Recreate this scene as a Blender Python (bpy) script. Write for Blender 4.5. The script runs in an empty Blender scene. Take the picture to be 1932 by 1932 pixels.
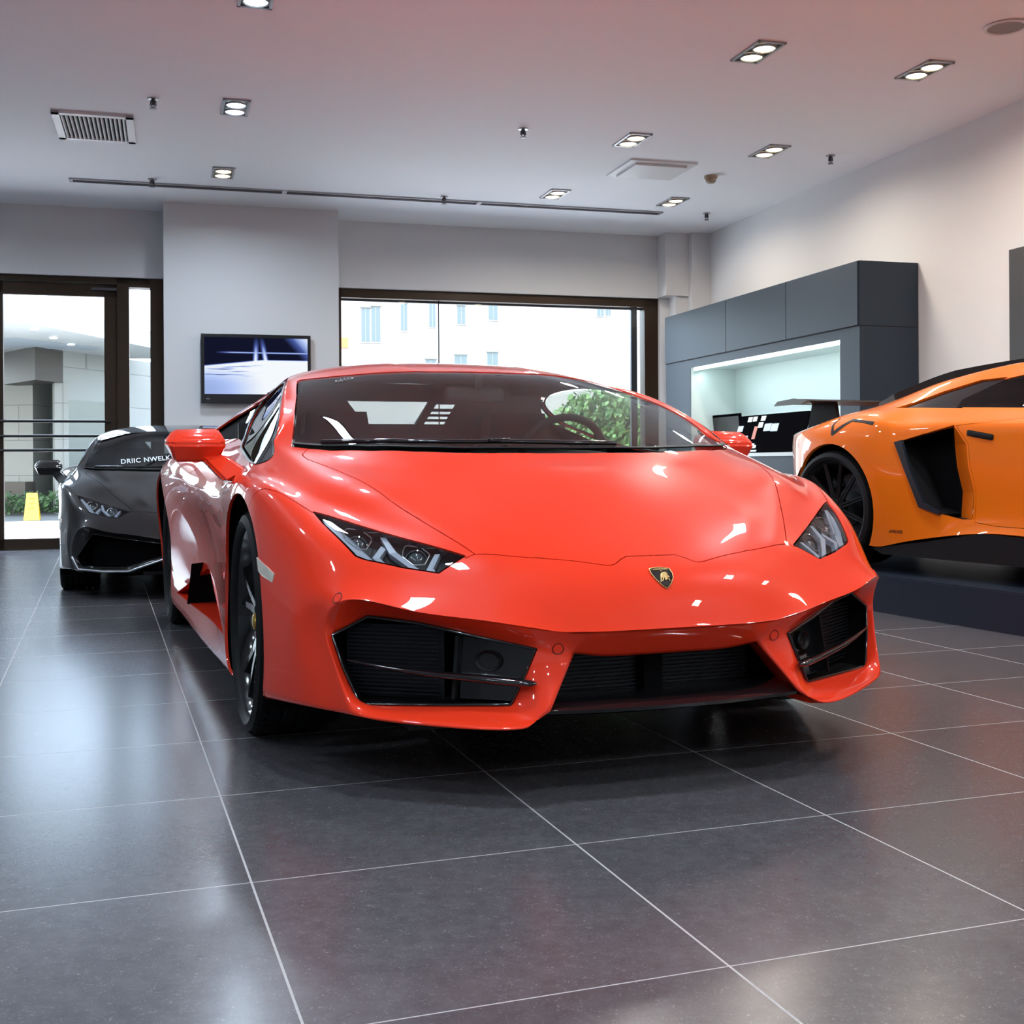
import bpy, bmesh, math, random
import numpy as np
from mathutils import Vector, Matrix
from mathutils.bvhtree import BVHTree
C = bpy.context.scene.collection
SC = bpy.context.scene
random.seed(7)
# ------------------------------------------------------------------ helpers
def tag(o, label=None, cat=None, group=None, kind=None):
    if label: o['label'] = label
    if cat: o['category'] = cat
    if group: o['group'] = group
    if kind: o['kind'] = kind
    return o
def empty(name, loc=(0,0,0), rz=0.0, label=None, cat=None, group=None):
    o = bpy.data.objects.new(name, None); C.objects.link(o)
    o.empty_display_size = .2
    o.location = loc; o.rotation_euler = (0,0,rz)
    return tag(o, label, cat, group)
def link(name, me, mat, parent=None):
    o = bpy.data.objects.new(name, me); C.objects.link(o)
    if mat is not None:
        for m in (mat if isinstance(mat,(list,tuple)) else [mat]): me.materials.append(m)
    if parent is not None: o.parent = parent
    return o
def raw(name, verts, faces, mat, parent=None, smooth=False, normals=None):
    me = bpy.data.meshes.new(name)
    me.from_pydata([tuple(map(float,v)) for v in verts], [], [list(map(int,f)) for f in faces]); me.update()
    if smooth: me.polygons.foreach_set('use_smooth', [True]*len(me.polygons))
    if normals is not None: me.normals_split_custom_set_from_vertices([tuple(map(float,n)) for n in normals])
    return link(name, me, mat, parent)
class MB:
    """collects simple shapes into ONE mesh (one part)"""
    def __init__(s): s.bm = bmesh.new()
    def box(s, c, d, rz=0.0, rot=None, bev=0.0, seg=2):
        r = bmesh.ops.create_cube(s.bm, size=1.0); vs = r['verts']
        M = Matrix.Translation(c) @ (rot.to_4x4() if rot is not None else Matrix.Rotation(rz,4,'Z')) @ Matrix.Diagonal((d[0],d[1],d[2],1))
        bmesh.ops.transform(s.bm, matrix=M, verts=vs)
        if bev>0:
            es = list({e for v in vs for e in v.link_edges})
            bmesh.ops.bevel(s.bm, geom=es, offset=bev, segments=seg, affect='EDGES', profile=.5)
        return s
    def box2(s, a, b, bev=0.0):
        a=Vector(a); b=Vector(b); return s.box((a+b)/2, [abs(b[i]-a[i]) for i in range(3)], bev=bev)
    def quad(s, *pts):
        s.bm.faces.new([s.bm.verts.new(p) for p in pts]); return s
    def prism(s, poly, d):
        d = Vector(d); a=[s.bm.verts.new(p) for p in poly]; b=[s.bm.verts.new(Vector(p)+d) for p in poly]; n=len(poly)
        s.bm.faces.new(a[::-1]); s.bm.faces.new(b)
        for i in range(n): s.bm.faces.new((a[i],a[(i+1)%n],b[(i+1)%n],b[i]))
        bmesh.ops.recalc_face_normals(s.bm, faces=s.bm.faces[:]); return s
    def cyl(s, a, b, r, r2=None, n=24, cap=True):
        a=Vector(a); b=Vector(b); d=b-a; L=d.length
        q = d.to_track_quat('Z','Y').to_matrix().to_4x4()
        bmesh.ops.create_cone(s.bm, cap_ends=cap, cap_tris=False, segments=n, radius1=r, radius2=r if r2 is None else r2, depth=L,
            matrix=Matrix.Translation((a+b)/2) @ q); return s
    def ball(s, c, r, sc=(1,1,1), n=16):
        bmesh.ops.create_uvsphere(s.bm, u_segments=n*2, v_segments=n, radius=r, matrix=Matrix.Translation(c)@Matrix.Diagonal((*sc,1))); return s
    def tube(s, pts, r, n=10, closed=False, flat=None):
        pts=[Vector(p) for p in pts]; N=len(pts); rings=[]
        up0=None
        for i,p in enumerate(pts):
            t=(pts[(i+1)%N]-pts[i-1]) if (closed or 0<i<N-1) else (pts[1]-pts[0] if i==0 else pts[-1]-pts[-2])
            t.normalize()
            if up0 is None: up0=Vector((0,0,1)) if abs(t.z)<.9 else Vector((1,0,0))
            u=(up0-t*up0.dot(t)).normalized(); up0=u; w=t.cross(u)
            rr = r[i] if isinstance(r,(list,tuple)) else r
            rings.append([s.bm.verts.new(p+(u*math.cos(a)*(flat or 1)+w*math.sin(a))*rr) for a in [2*math.pi*k/n for k in range(n)]])
        for i in range(N if closed else N-1):
            A=rings[i]; B=rings[(i+1)%N]
            for k in range(n): s.bm.faces.new((A[k],A[(k+1)%n],B[(k+1)%n],B[k]))
        if not closed:
            s.bm.faces.new(rings[0][::-1]); s.bm.faces.new(rings[-1])
        return s
    def lathe(s, prof, axis='X', n=64, c=(0,0,0), closed=False):
        """prof: list of (along axis, radius)"""
        rings=[]
        for (a,r) in prof:
            R=[]
            for k in range(n):
                t=2*math.pi*k/n; u=r*math.cos(t); v=r*math.sin(t)
                p={'X':(a,u,v),'Y':(u,a,v),'Z':(u,v,a)}[axis]
                R.append(s.bm.verts.new((p[0]+c[0],p[1]+c[1],p[2]+c[2])))
            rings.append(R)
        m=len(prof)
        for i in range(m if closed else m-1):
            A=rings[i];B=rings[(i+1)%m]
            for k in range(n): s.bm.faces.new((A[k],A[(k+1)%n],B[(k+1)%n],B[k]))
        return s
    def add(s, verts, faces):
        v=[s.bm.verts.new(p) for p in verts]
        for f in faces: s.bm.faces.new([v[i] for i in f])
        return s
    def build(s, name, mat, parent=None, smooth=None, bevel=None, M=None):
        if M is not None: bmesh.ops.transform(s.bm, matrix=M, verts=s.bm.verts[:])
        bmesh.ops.recalc_face_normals(s.bm, faces=s.bm.faces[:])
        me=bpy.data.meshes.new(name); s.bm.to_mesh(me); s.bm.free()
        if smooth is not None:
            me.polygons.foreach_set('use_smooth',[True]*len(me.polygons))
            me.set_sharp_from_angle(angle=math.radians(smooth))
        o=link(name,me,mat,parent)
        return o
# ------------------------------------------------------------------ materials
def mat(name, col=(.8,.8,.8), rough=.5, metal=0.0, coat=0.0, coat_rough=.03, spec=.5, emit=None, es=0.0, trans=0.0, ior=1.45):
    m=bpy.data.materials.new(name); m.use_nodes=True
    b=m.node_tree.nodes['Principled BSDF']
    b.inputs['Base Color'].default_value=(*col,1); b.inputs['Roughness'].default_value=rough; b.inputs['Metallic'].default_value=metal
    b.inputs['Coat Weight'].default_value=coat; b.inputs['Coat Roughness'].default_value=coat_rough
    b.inputs['Specular IOR Level'].default_value=spec; b.inputs['IOR'].default_value=ior
    b.inputs['Transmission Weight'].default_value=trans
    if emit: b.inputs['Emission Color'].default_value=(*emit,1); b.inputs['Emission Strength'].default_value=es
    return m
def glass(name, tint=(.6,.65,.65), ior=1.5, boost=1.0):
    m=bpy.data.materials.new(name); m.use_nodes=True; nt=m.node_tree; nt.nodes.clear()
    out=nt.nodes.new('ShaderNodeOutputMaterial'); mix=nt.nodes.new('ShaderNodeMixShader')
    tr=nt.nodes.new('ShaderNodeBsdfTransparent'); gl=nt.nodes.new('ShaderNodeBsdfGlossy'); fr=nt.nodes.new('ShaderNodeFresnel')
    tr.inputs['Color'].default_value=(*tint,1); gl.inputs['Roughness'].default_value=0.0; gl.inputs['Color'].default_value=(boost,boost,boost,1)
    fr.inputs['IOR'].default_value=ior
    # same reflectance from both faces of the pane
    geo=nt.nodes.new('ShaderNodeNewGeometry'); mi=nt.nodes.new('ShaderNodeMix'); mi.data_type='FLOAT'
    mi.inputs[2].default_value=ior; mi.inputs[3].default_value=1/ior; nt.links.new(geo.outputs['Backfacing'],mi.inputs[0]); nt.links.new(mi.outputs[0],fr.inputs['IOR'])
    nt.links.new(fr.outputs[0],mix.inputs[0]); nt.links.new(tr.outputs[0],mix.inputs[1]); nt.links.new(gl.outputs[0],mix.inputs[2]); nt.links.new(mix.outputs[0],out.inputs[0])
    return m
def nodes(m): return m.node_tree.nodes, m.node_tree.links, m.node_tree.nodes['Principled BSDF']

MAT={}
MAT['black']=mat('gloss_black',(.006,.006,.007),.12,coat=1.0)
MAT['satin']=mat('satin_black',(.006,.006,.0065),.5,spec=.3)
MAT['matte']=mat('matte_black',(.004,.004,.0045),.85,spec=.1)
MAT['rubber']=mat('tyre_rubber',(.008,.008,.0085),.6,spec=.3)
MAT['chrome']=mat('chrome',(.75,.76,.78),.12,1.0)
MAT['steel']=mat('dark_steel',(.10,.10,.11),.4,1.0)
MAT['silver']=mat('silver_trim',(.55,.56,.58),.3,1.0)
MAT['gold']=mat('gold_paint',(.55,.34,.06),.3,.7)
MAT['lamp_grey']=mat('light_guide_grey',(.36,.40,.48),.35)
MAT['lens']=glass('headlamp_lens',(.80,.82,.82),1.45)
MAT['wind']=glass('tinted_windscreen',(.72,.75,.74),1.5)
MAT['sideglass']=glass('side_glass',(.66,.72,.69),1.5)
MAT['dark_glass']=glass('privacy_glass',(.10,.11,.12),1.5)
MAT['projector']=mat('projector_glass',(.05,.07,.08),.03,coat=1.0,spec=1.0)
MAT['cabin']=mat('cabin_leather',(.012,.011,.011),.6)

MAT['steel2']=mat('radiator_fin',(.012,.014,.017),.42,.3)
MAT['marker']=mat('side_marker_plastic',(.72,.66,.55),.25,coat=.6)
MAT['trim']=mat('window_trim',(.035,.036,.04),.25,.6)
MAT['cabin2']=mat('mirror_shell',(.05,.05,.05),.5)
MAT['tail']=mat('tail_lamp_red',(.25,.01,.01),.15,coat=1.0)
INNER={}
def car_paint(name, col, rough=.35, metal=0.0, coat=1.0, spec=.08):
    m=mat(name,col,rough,metal,coat,.012,spec); INNER[name]=mat(name+'_inner',col,rough,metal,.6,.05,spec)
    n,l,b=nodes(m); out=[x for x in n if x.type=='OUTPUT_MATERIAL'][0]
    geo=n.new('ShaderNodeNewGeometry'); mx=n.new('ShaderNodeMixShader'); d=n.new('ShaderNodeBsdfDiffuse'); d.inputs[0].default_value=(.01,.01,.01,1)
    l.new(geo.outputs['Backfacing'],mx.inputs[0]); l.new(b.outputs[0],mx.inputs[1]); l.new(d.outputs[0],mx.inputs[2]); l.new(mx.outputs[0],out.inputs[0])
    return m
WORLD=5.5
MAT['plat']=mat('platform_slate',(.016,.022,.036),.30)
MAT['yellow']=mat('yellow_plastic',(.40,.26,.006),.4); MAT['signprint']=mat('sign_print',(.45,.22,.02),.5)
MAT['outpane']=mat('distant_pane',(.045,.07,.08),.4); MAT['lintel']=mat('grey_trim',(.09,.115,.125),.6)
MAT['sw_pale']=mat('swatch_pale',(.62,.64,.63),.5); MAT['sw_beige']=mat('swatch_beige',(.55,.52,.46),.5); MAT['sw_blue']=mat('swatch_blue_grey',(.42,.50,.60),.5); MAT['sw_orange']=mat('swatch_orange',(.45,.10,.03),.5); MAT['sw_brick']=mat('swatch_brick',(.22,.06,.05),.5)
MAT['slotgrey']=mat('slot_grey',(.10,.095,.09),.6); MAT['beige']=mat('beige_plastic',(.42,.32,.22),.5); MAT['spk']=mat('speaker_grey',(.30,.29,.28),.7)
MAT['cabtop']=mat('counter_white',(.60,.66,.66),.35); MAT['led']=mat('led_strip',(.9,.95,.95),.4,emit=(.78,1.0,.98),es=4.0)
MAT['printdark']=mat('dark_print',(.012,.012,.014),.25); MAT['silverprint']=mat('pale_print',(.45,.45,.46),.5); MAT['graphite']=mat('graphite_panel',(.045,.045,.048),.45)
MAT['carbon']=mat('dark_carbon',(.018,.015,.014),.35,coat=.3); MAT['blueblack']=mat('blue_black_trim',(.010,.015,.022),.35)
MAT['crestblack']=mat('badge_black',(.008,.006,.004),.2,coat=1.0); MAT['goldlight']=mat('badge_gold',(.80,.55,.22),.3,.8)
MAT['calgold']=mat('caliper_gold',(.28,.14,.015),.4,.4); MAT['sticker']=mat('white_lettering',(.60,.68,.70),.5)
MAT['sticker2']=mat('faint_sticker',(.45,.47,.48),.5)
MAT['engine_glass']=glass('engine_glass',(.62,.68,.68),1.45)
MAT['boardblack']=mat('board_black',(.003,.003,.004),.9,spec=0.0)
MAT['seam']=mat('dark_red_seam',(.12,.004,.003),.5)
# ------------------------------------------------------------------ smooth car shells from a fitted cage
def limit_mesh(P, F, creases, mats, corners, level, iters=7):
    """subdivision surface whose limit passes through the points P"""
    P=np.array(P,float); n=len(P); Q=P.copy()
    me=bpy.data.meshes.new('cage'); me.from_pydata(Q.tolist(),[],F); me.update()
    me.polygons.foreach_set('material_index', mats)
    at=me.attributes.new('crease_edge','FLOAT','EDGE')
    ek={tuple(sorted(e.vertices)):e.index for e in me.edges}
    for (a,b),w in creases.items():
        k=tuple(sorted((a,b)))
        if k in ek: at.data[ek[k]].value=w
    if corners:
        av=me.attributes.new('crease_vert','FLOAT','POINT')
        for k,w in corners.items(): av.data[k].value=w
    o=bpy.data.objects.new('cage',me); C.objects.link(o)
    for k in range(max(mats)+1): me.materials.append(None)
    md=o.modifiers.new('s','SUBSURF'); md.render_levels=level; md.use_limit_surface=True; md.quality=5
    def ev(l):
        md.levels=l; me.update(); dg=bpy.context.evaluated_depsgraph_get(); dg.update()
        return o.evaluated_get(dg).to_mesh()
    for _ in range(iters):
        m=ev(1); co=np.empty(len(m.vertices)*3); m.vertices.foreach_get('co',co); co=co.reshape(-1,3)[:n]
        o.evaluated_get(bpy.context.evaluated_depsgraph_get()).to_mesh_clear()
        Q+= (P-co)*.9; me.vertices.foreach_set('co',Q.ravel()); me.update()
    m=ev(level)
    co=np.empty(len(m.vertices)*3); m.vertices.foreach_get('co',co); co=co.reshape(-1,3)
    fs=[list(p.vertices) for p in m.polygons]; mi=[p.material_index for p in m.polygons]
    no=np.array([tuple(v.vector) for v in m.vertex_normals])
    o.evaluated_get(bpy.context.evaluated_depsgraph_get()).to_mesh_clear()
    bpy.data.objects.remove(o); bpy.data.meshes.remove(me)
    return co,fs,mi,no
class Shell:
    """half (x>=0) of a limit surface that can be cut into panels along real outlines"""
    def __init__(s, co, fs, mi, no):
        tris=[];s.tv=[]
        for f in fs:
            for k in range(1,len(f)-1): tris.append((f[0],f[k],f[k+1]))
        s.co=co; s.no=no; s.tris=tris; s.bvh=BVHTree.FromPolygons([tuple(c) for c in co],tris)
        bm=s.bm=bmesh.new(); s.lay=bm.faces.layers.int.new('part')
        vs={}
        for f,m in zip(fs,mi):
            if np.mean([co[i][0] for i in f])<1e-6: continue
            q=[]
            for i in f:
                if i not in vs: vs[i]=bm.verts.new(co[i])
                q.append(vs[i])
            fc=bm.faces.new(q); fc[s.lay]=m; fc.smooth=True
        for v in bm.verts:
            if abs(v.co.x)<1e-5: v.co.x=0
        bm.normal_update(); s.names={}
    def normal_at(s, p):
        loc,n,i,d=s.bvh.find_nearest(p)
        a,b,c=s.tris[i]; A,B,Cc=[Vector(s.co[k]) for k in (a,b,c)]
        v0=B-A;v1=Cc-A;v2=loc-A; d00=v0.dot(v0);d01=v0.dot(v1);d11=v1.dot(v1);d20=v2.dot(v0);d21=v2.dot(v1);den=d00*d11-d01*d01
        if abs(den)<1e-16: w=(1,0,0)
        else:
            v=(d11*d20-d01*d21)/den; w2=(d00*d21-d01*d20)/den; w=(1-v-w2,v,w2)
        r=Vector(s.no[a])*w[0]+Vector(s.no[b])*w[1]+Vector(s.no[c])*w[2]
        return r.normalized()
    def onto(s, p, d, back=.6):
        """point of the surface hit from p along -d ; returns point, normal"""
        d=Vector(d).normalized(); p=Vector(p)
        h=s.bvh.ray_cast(p+d*back,-d,back*2.5)
        if h[0] is None:
            h=s.bvh.find_nearest(p); return h[0], s.normal_at(h[0])
        return h[0], s.normal_at(h[0])
    def cut(s, part, poly, d, filt=None, margin=.03, only=None, facing=None):
        """give the faces inside the outline `poly` (3D points, seen along d) the number `part`"""
        d=Vector(d).normalized(); e1=d.cross(Vector((0,0,1)) if abs(d.z)<.9 else Vector((0,1,0))).normalized(); e2=d.cross(e1)
        pts=[Vector(p) for p in poly]; q=[(p.dot(e1),p.dot(e2)) for p in pts]
        lo=(min(a for a,b in q)-margin,min(b for a,b in q)-margin); hi=(max(a for a,b in q)+margin,max(b for a,b in q)+margin)
        def ok(f):
            if only is not None and f[s.lay] not in only: return False
            c=f.calc_center_median()
            if filt and not filt(c): return False
            if facing is not None and f.normal.dot(d)<facing: return False
            a=[v.co.dot(e1) for v in f.verts]; b=[v.co.dot(e2) for v in f.verts]
            return max(a)>=lo[0] and min(a)<=hi[0] and max(b)>=lo[1] and min(b)<=hi[1]
        n=len(pts)
        for i in range(n):
            A=pts[i];B=pts[(i+1)%n]
            no=(B-A).cross(d)
            if no.length<1e-9: continue
            no.normalize()
            # only faces near this very edge
            t=(B-A).normalized(); L=(B-A).length
            fs=[]
            for f in s.bm.faces:
                if not ok(f): continue
                w=[(v.co-A) for v in f.verts]
                dd=[x.dot(no) for x in w]
                if min(dd)>1e-5 or max(dd)<-1e-5: continue
                tp=t-d*t.dot(d); 
                if tp.length<1e-9: continue
                Lp=tp.length*L; tp.normalize(); tt=[x.dot(tp) for x in w]
                if max(tt)<-.004 or min(tt)>Lp+.004: continue
                fs.append(f)
            if not fs: continue
            g=fs+list({e for f in fs for e in f.edges})+list({v for f in fs for v in f.verts})
            bmesh.ops.bisect_plane(s.bm, geom=g, dist=2e-5, plane_co=A, plane_no=no)
        s.bm.normal_update()
        def inside(x,y):
            r=False;j=n-1
            for i in range(n):
                xi,yi=q[i];xj,yj=q[j]
                if (yi>y)!=(yj>y) and x<(xj-xi)*(y-yi)/(yj-yi)+xi: r=not r
                j=i
            return r
        k=0
        for f in s.bm.faces:
            if ok(f):
                c=f.calc_center_median()
                if inside(c.dot(e1),c.dot(e2)): f[s.lay]=part; k+=1
        return k
    def take(s, part, gap=.0013, lip=.012, lift=0.0, lip_only=False):
        """verts, faces, normals of one part of the half shell, edges pulled in by gap and turned in by lip"""
        fs=[f for f in s.bm.faces if f[s.lay]==part]
        if not fs: return None
        vid={};V=[];N=[];F=[]
        for f in fs:
            q=[]
            for v in f.verts:
                if v not in vid:
                    vid[v]=len(V); n=s.normal_at(v.co); V.append(v.co+n*lift); N.append(n)
                q.append(vid[v])
            F.append(q)
        fset=set(fs); bd=[]
        for f in fs:
            for l in f.loops:
                e=l.edge
                if sum(1 for g in e.link_faces if g in fset)==1:
                    a,b=l.vert,l.link_loop_next.vert
                    if abs(a.co.x)<1e-5 and abs(b.co.x)<1e-5: continue
                    bd.append((vid[a],vid[b]))
        n0=len(V); off={}
        for a,b in bd:
            n=(N[a]+N[b]).normalized(); t=(V[b]-V[a])
            if t.length<1e-9: continue
            t.normalize(); d=n.cross(t)
            for k in (a,b): off.setdefault(k,[]).append(d)
        for k,ds in off.items():
            d=sum(ds,Vector()); 
            if d.length>1e-6:
                d.normalize()
                if abs(V[k].x)<1e-5: d.x=0
                V[k]=V[k]+d*gap
        if lip>0:
            m={}
            for k,ds in off.items():
                d=sum(ds,Vector()); d=d.normalized() if d.length>1e-6 else Vector((0,0,1))
                if abs(V[k].x)<1e-5: d=Vector((0,d.y,d.z))
                V.append(V[k].copy()); N.append(-d); i0=len(V)-1
                p=V[k]-N[k]*lip
                if abs(V[k].x)<1e-5: p.x=0
                V.append(p); N.append(-d); m[k]=(i0,i0+1)
            for a,b in bd:
                if a in m and b in m: F.append([m[b][0],m[a][0],m[a][1],m[b][1]])
        if lip_only: F=[f for f in F if any(k>=n0 for k in f)]
        return V,F,N
    def obj(s, part, name, material, parent, both=True, gap=.0013, lip=.012, lift=0.0, label=None, lip_only=False):
        r=s.take(part,gap,lip,lift,lip_only)
        if r is None: return []
        V,F,N=r
        mx=lambda L:[Vector((-p.x,p.y,p.z)) for p in L]
        out=[]
        if both:                        # centre part: one mesh, both halves welded at x=0
            n=len(V); idx=[];V2=list(V);N2=list(N)
            for i in range(n):
                if abs(V[i].x)<1e-5:
                    idx.append(i); N2[i]=Vector((0,N[i].y,N[i].z)).normalized() if (abs(N[i].y)+abs(N[i].z))>1e-4 else N[i]
                else: idx.append(len(V2)); V2.append(Vector((-V[i].x,V[i].y,V[i].z))); N2.append(Vector((-N[i].x,N[i].y,N[i].z)))
            out.append(raw(name,V2,F+[[idx[i] for i in f[::-1]] for f in F],material,parent,True,N2))
        else:
            out.append(raw(name,V,F,material,parent,True,N))
            out.append(raw(name,mx(V),[f[::-1] for f in F],material,parent,True,mx(N)))
        if label:
            for o in out: o['label']=label
        return out
def full_cage(V, F, creases, mats, corners=None):
    """mirror a half cage over x=0"""
    n=len(V); idx=[]; V2=list(V)
    for i,v in enumerate(V):
        if abs(v[0])<1e-6: idx.append(i)
        else: idx.append(len(V2)); V2.append((-v[0],v[1],v[2]))
    F2=[list(f)[::-1] for f in F]+[[idx[i] for i in f] for f in F]
    c2=dict(creases)
    vc={}
    for k,w in (corners or {}).items(): vc[k]=w; vc[idx[k]]=w
    for (a,b),w in creases.items(): c2[(idx[a],idx[b])]=w
    return V2,F2,c2,list(mats)+list(mats),vc
# ------------------------------------------------------------------ low two-seat coupe (local frame: +y nose, origin under the front axle)
def mid(A, k, xs=(.08,.165,.25)):
    """row helper: centre point + outer points -> inserts three points between centre and first outer one"""
    a=A[0]; b=A[1]; r=[a]
    for i,x in enumerate(xs):
        t=x/b[0]; t2=t*t
        r.append((x, a[1]+(b[1]-a[1])*t2, a[2]+(b[2]-a[2])*t2))
    return r+A[1:]
H_ROWS=[
 [(0,.962,.384),(.07,.962,.384),(.15,.960,.384),(.225,.955,.385),(.292,.943,.387),(.39,.922,.404),(.49,.876,.419),(.62,.817,.438),(.742,.732,.457),(.783,.658,.385),(.760,.70,.28),(.728,.762,.192),(.70,.735,.190)],
 [(0,.905,.478),(.07,.905,.478),(.15,.902,.476),(.225,.893,.478),(.30,.875,.482),(.385,.845,.487),(.465,.815,.492),(.56,.780,.490),(.74,.672,.505),(.832,.575,.44),(.838,.565,.30),(.822,.58,.19),(.79,.57,.185)],
 [(0,.823,.545),(.07,.823,.545),(.15,.818,.546),(.225,.806,.548),(.30,.788,.551),(.37,.773,.555),(.437,.756,.557),(.57,.705,.557),(.728,.628,.562),(.828,.51,.56),(.872,.44,.40),(.875,.40,.18),(.83,.40,.175)],
 [(0,.69,.619),(.075,.688,.620),(.16,.683,.621),(.25,.675,.621),(.372,.66,.624),(.44,.648,.619),(.510,.632,.617),(.625,.585,.610),(.768,.50,.634),(.852,.41,.61),(.893,.34,.43),(.892,.28,.17),(.84,.28,.14)],
 [(0,.54,.695),(.08,.537,.696),(.165,.53,.696),(.26,.52,.695),(.356,.503,.692),(.47,.50,.684),(.579,.495,.680),(.69,.46,.668),(.803,.36,.69),(.876,.27,.67),(.905,.22,.46),(.902,.15,.17),(.85,.15,.13)],
 [(0,.40,.757),(.085,.395,.758),(.175,.385,.757),(.26,.37,.757),(.335,.35,.758),(.49,.345,.747),(.650,.323,.747),(.755,.265,.735),(.834,.17,.732),(.895,.12,.70),(.912,.06,.48),(.908,0,.17),(.86,0,.13)],
 [(0,.262,.805),(.085,.262,.805),(.175,.259,.806),(.25,.253,.806),(.33,.243,.807),(.55,.160,.816),(.738,-.072,.829),(.786,-.105,.818),(.85,-.13,.764),(.905,-.13,.70),(.912,-.16,.47),(.905,-.17,.165),(.86,-.17,.125)],
 [(0,.01,.915),(.08,.008,.915),(.165,.002,.915),(.235,-.01,.914),(.31,-.03,.913),(.52,-.10,.911),(.703,-.232,.911),(.750,-.250,.903),(.832,-.38,.783),(.90,-.42,.68),(.893,-.45,.46),(.90,-.45,.165),(.86,-.45,.12)],
 [(0,-.245,1.01),(.075,-.247,1.01),(.15,-.253,1.01),(.22,-.262,1.009),(.29,-.28,1.008),(.47,-.345,1.005),(.655,-.462,1.002),(.692,-.52,1.012),(.800,-.73,.815),(.905,-.78,.665),(.868,-.80,.46),(.90,-.80,.16),(.86,-.8,.115)],
 [(0,-.50,1.10),(.07,-.502,1.10),(.14,-.51,1.10),(.205,-.522,1.10),(.265,-.54,1.10),(.43,-.625,1.093),(.600,-.752,1.077),(.630,-.82,1.074),(.777,-1.0,.84),(.905,-1.10,.69),(.86,-1.15,.46),(.905,-1.15,.16),(.86,-1.15,.11)],
 mid([(0,-.95,1.166),(.26,-.97,1.162),(.41,-1.02,1.150),(.535,-1.08,1.127),(.592,-1.15,1.098),(.745,-1.40,.868),(.918,-1.45,.725),(.87,-1.5,.47),(.91,-1.5,.16),(.86,-1.5,.11)],3),
 mid([(0,-1.40,1.148),(.26,-1.405,1.143),(.40,-1.43,1.130),(.525,-1.48,1.107),(.588,-1.53,1.078),(.76,-1.75,.865),(.935,-1.82,.765),(.90,-1.88,.48),(.918,-1.9,.16),(.86,-1.9,.11)],3),
 mid([(0,-1.90,1.065),(.26,-1.9,1.06),(.40,-1.92,1.045),(.53,-1.96,1.025),(.645,-2.0,1.02),(.79,-2.15,.868),(.945,-2.25,.775),(.945,-2.3,.48),(.933,-2.3,.16),(.86,-2.3,.11)],3),
 mid([(0,-2.40,.975),(.26,-2.40,.97),(.40,-2.4,.955),(.56,-2.42,.95),(.69,-2.45,.968),(.82,-2.55,.86),(.952,-2.62,.76),(.962,-2.64,.48),(.94,-2.65,.16),(.86,-2.65,.11)],3),
 mid([(0,-2.85,.915),(.26,-2.85,.91),(.40,-2.85,.90),(.58,-2.85,.895),(.71,-2.85,.905),(.84,-2.9,.83),(.94,-2.98,.71),(.942,-3.0,.47),(.915,-2.98,.17),(.85,-2.98,.12)],3),
 mid([(0,-3.25,.875),(.26,-3.25,.872),(.40,-3.24,.866),(.57,-3.22,.86),(.69,-3.2,.855),(.80,-3.18,.79),(.875,-3.22,.68),(.865,-3.24,.46),(.83,-3.22,.23),(.80,-3.2,.2)],3),
 mid([(0,-3.42,.86),(.26,-3.42,.858),(.40,-3.41,.853),(.56,-3.38,.845),(.66,-3.36,.835),(.75,-3.33,.77),(.80,-3.34,.66),(.79,-3.34,.46),(.77,-3.32,.26),(.75,-3.3,.24)],3),
]
HEX_RING=[(.13,.940,.338),(.34,.893,.366),(.52,.81,.392),(.685,.70,.418),(.778,.645,.27),(.770,.65,.235),(.750,.665,.203),(.62,.765,.200),(.475,.845,.203),(.14,.948,.315)]
def lerp_row(a,b,t): return [tuple(p+(q-p)*t for p,q in zip(x,y)) for x,y in zip(a,b)]
HEX_LOW={9:(.800,.640,.36),10:(.805,.64,.27),11:(.772,.680,.185),12:(.74,.68,.165)}
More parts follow.
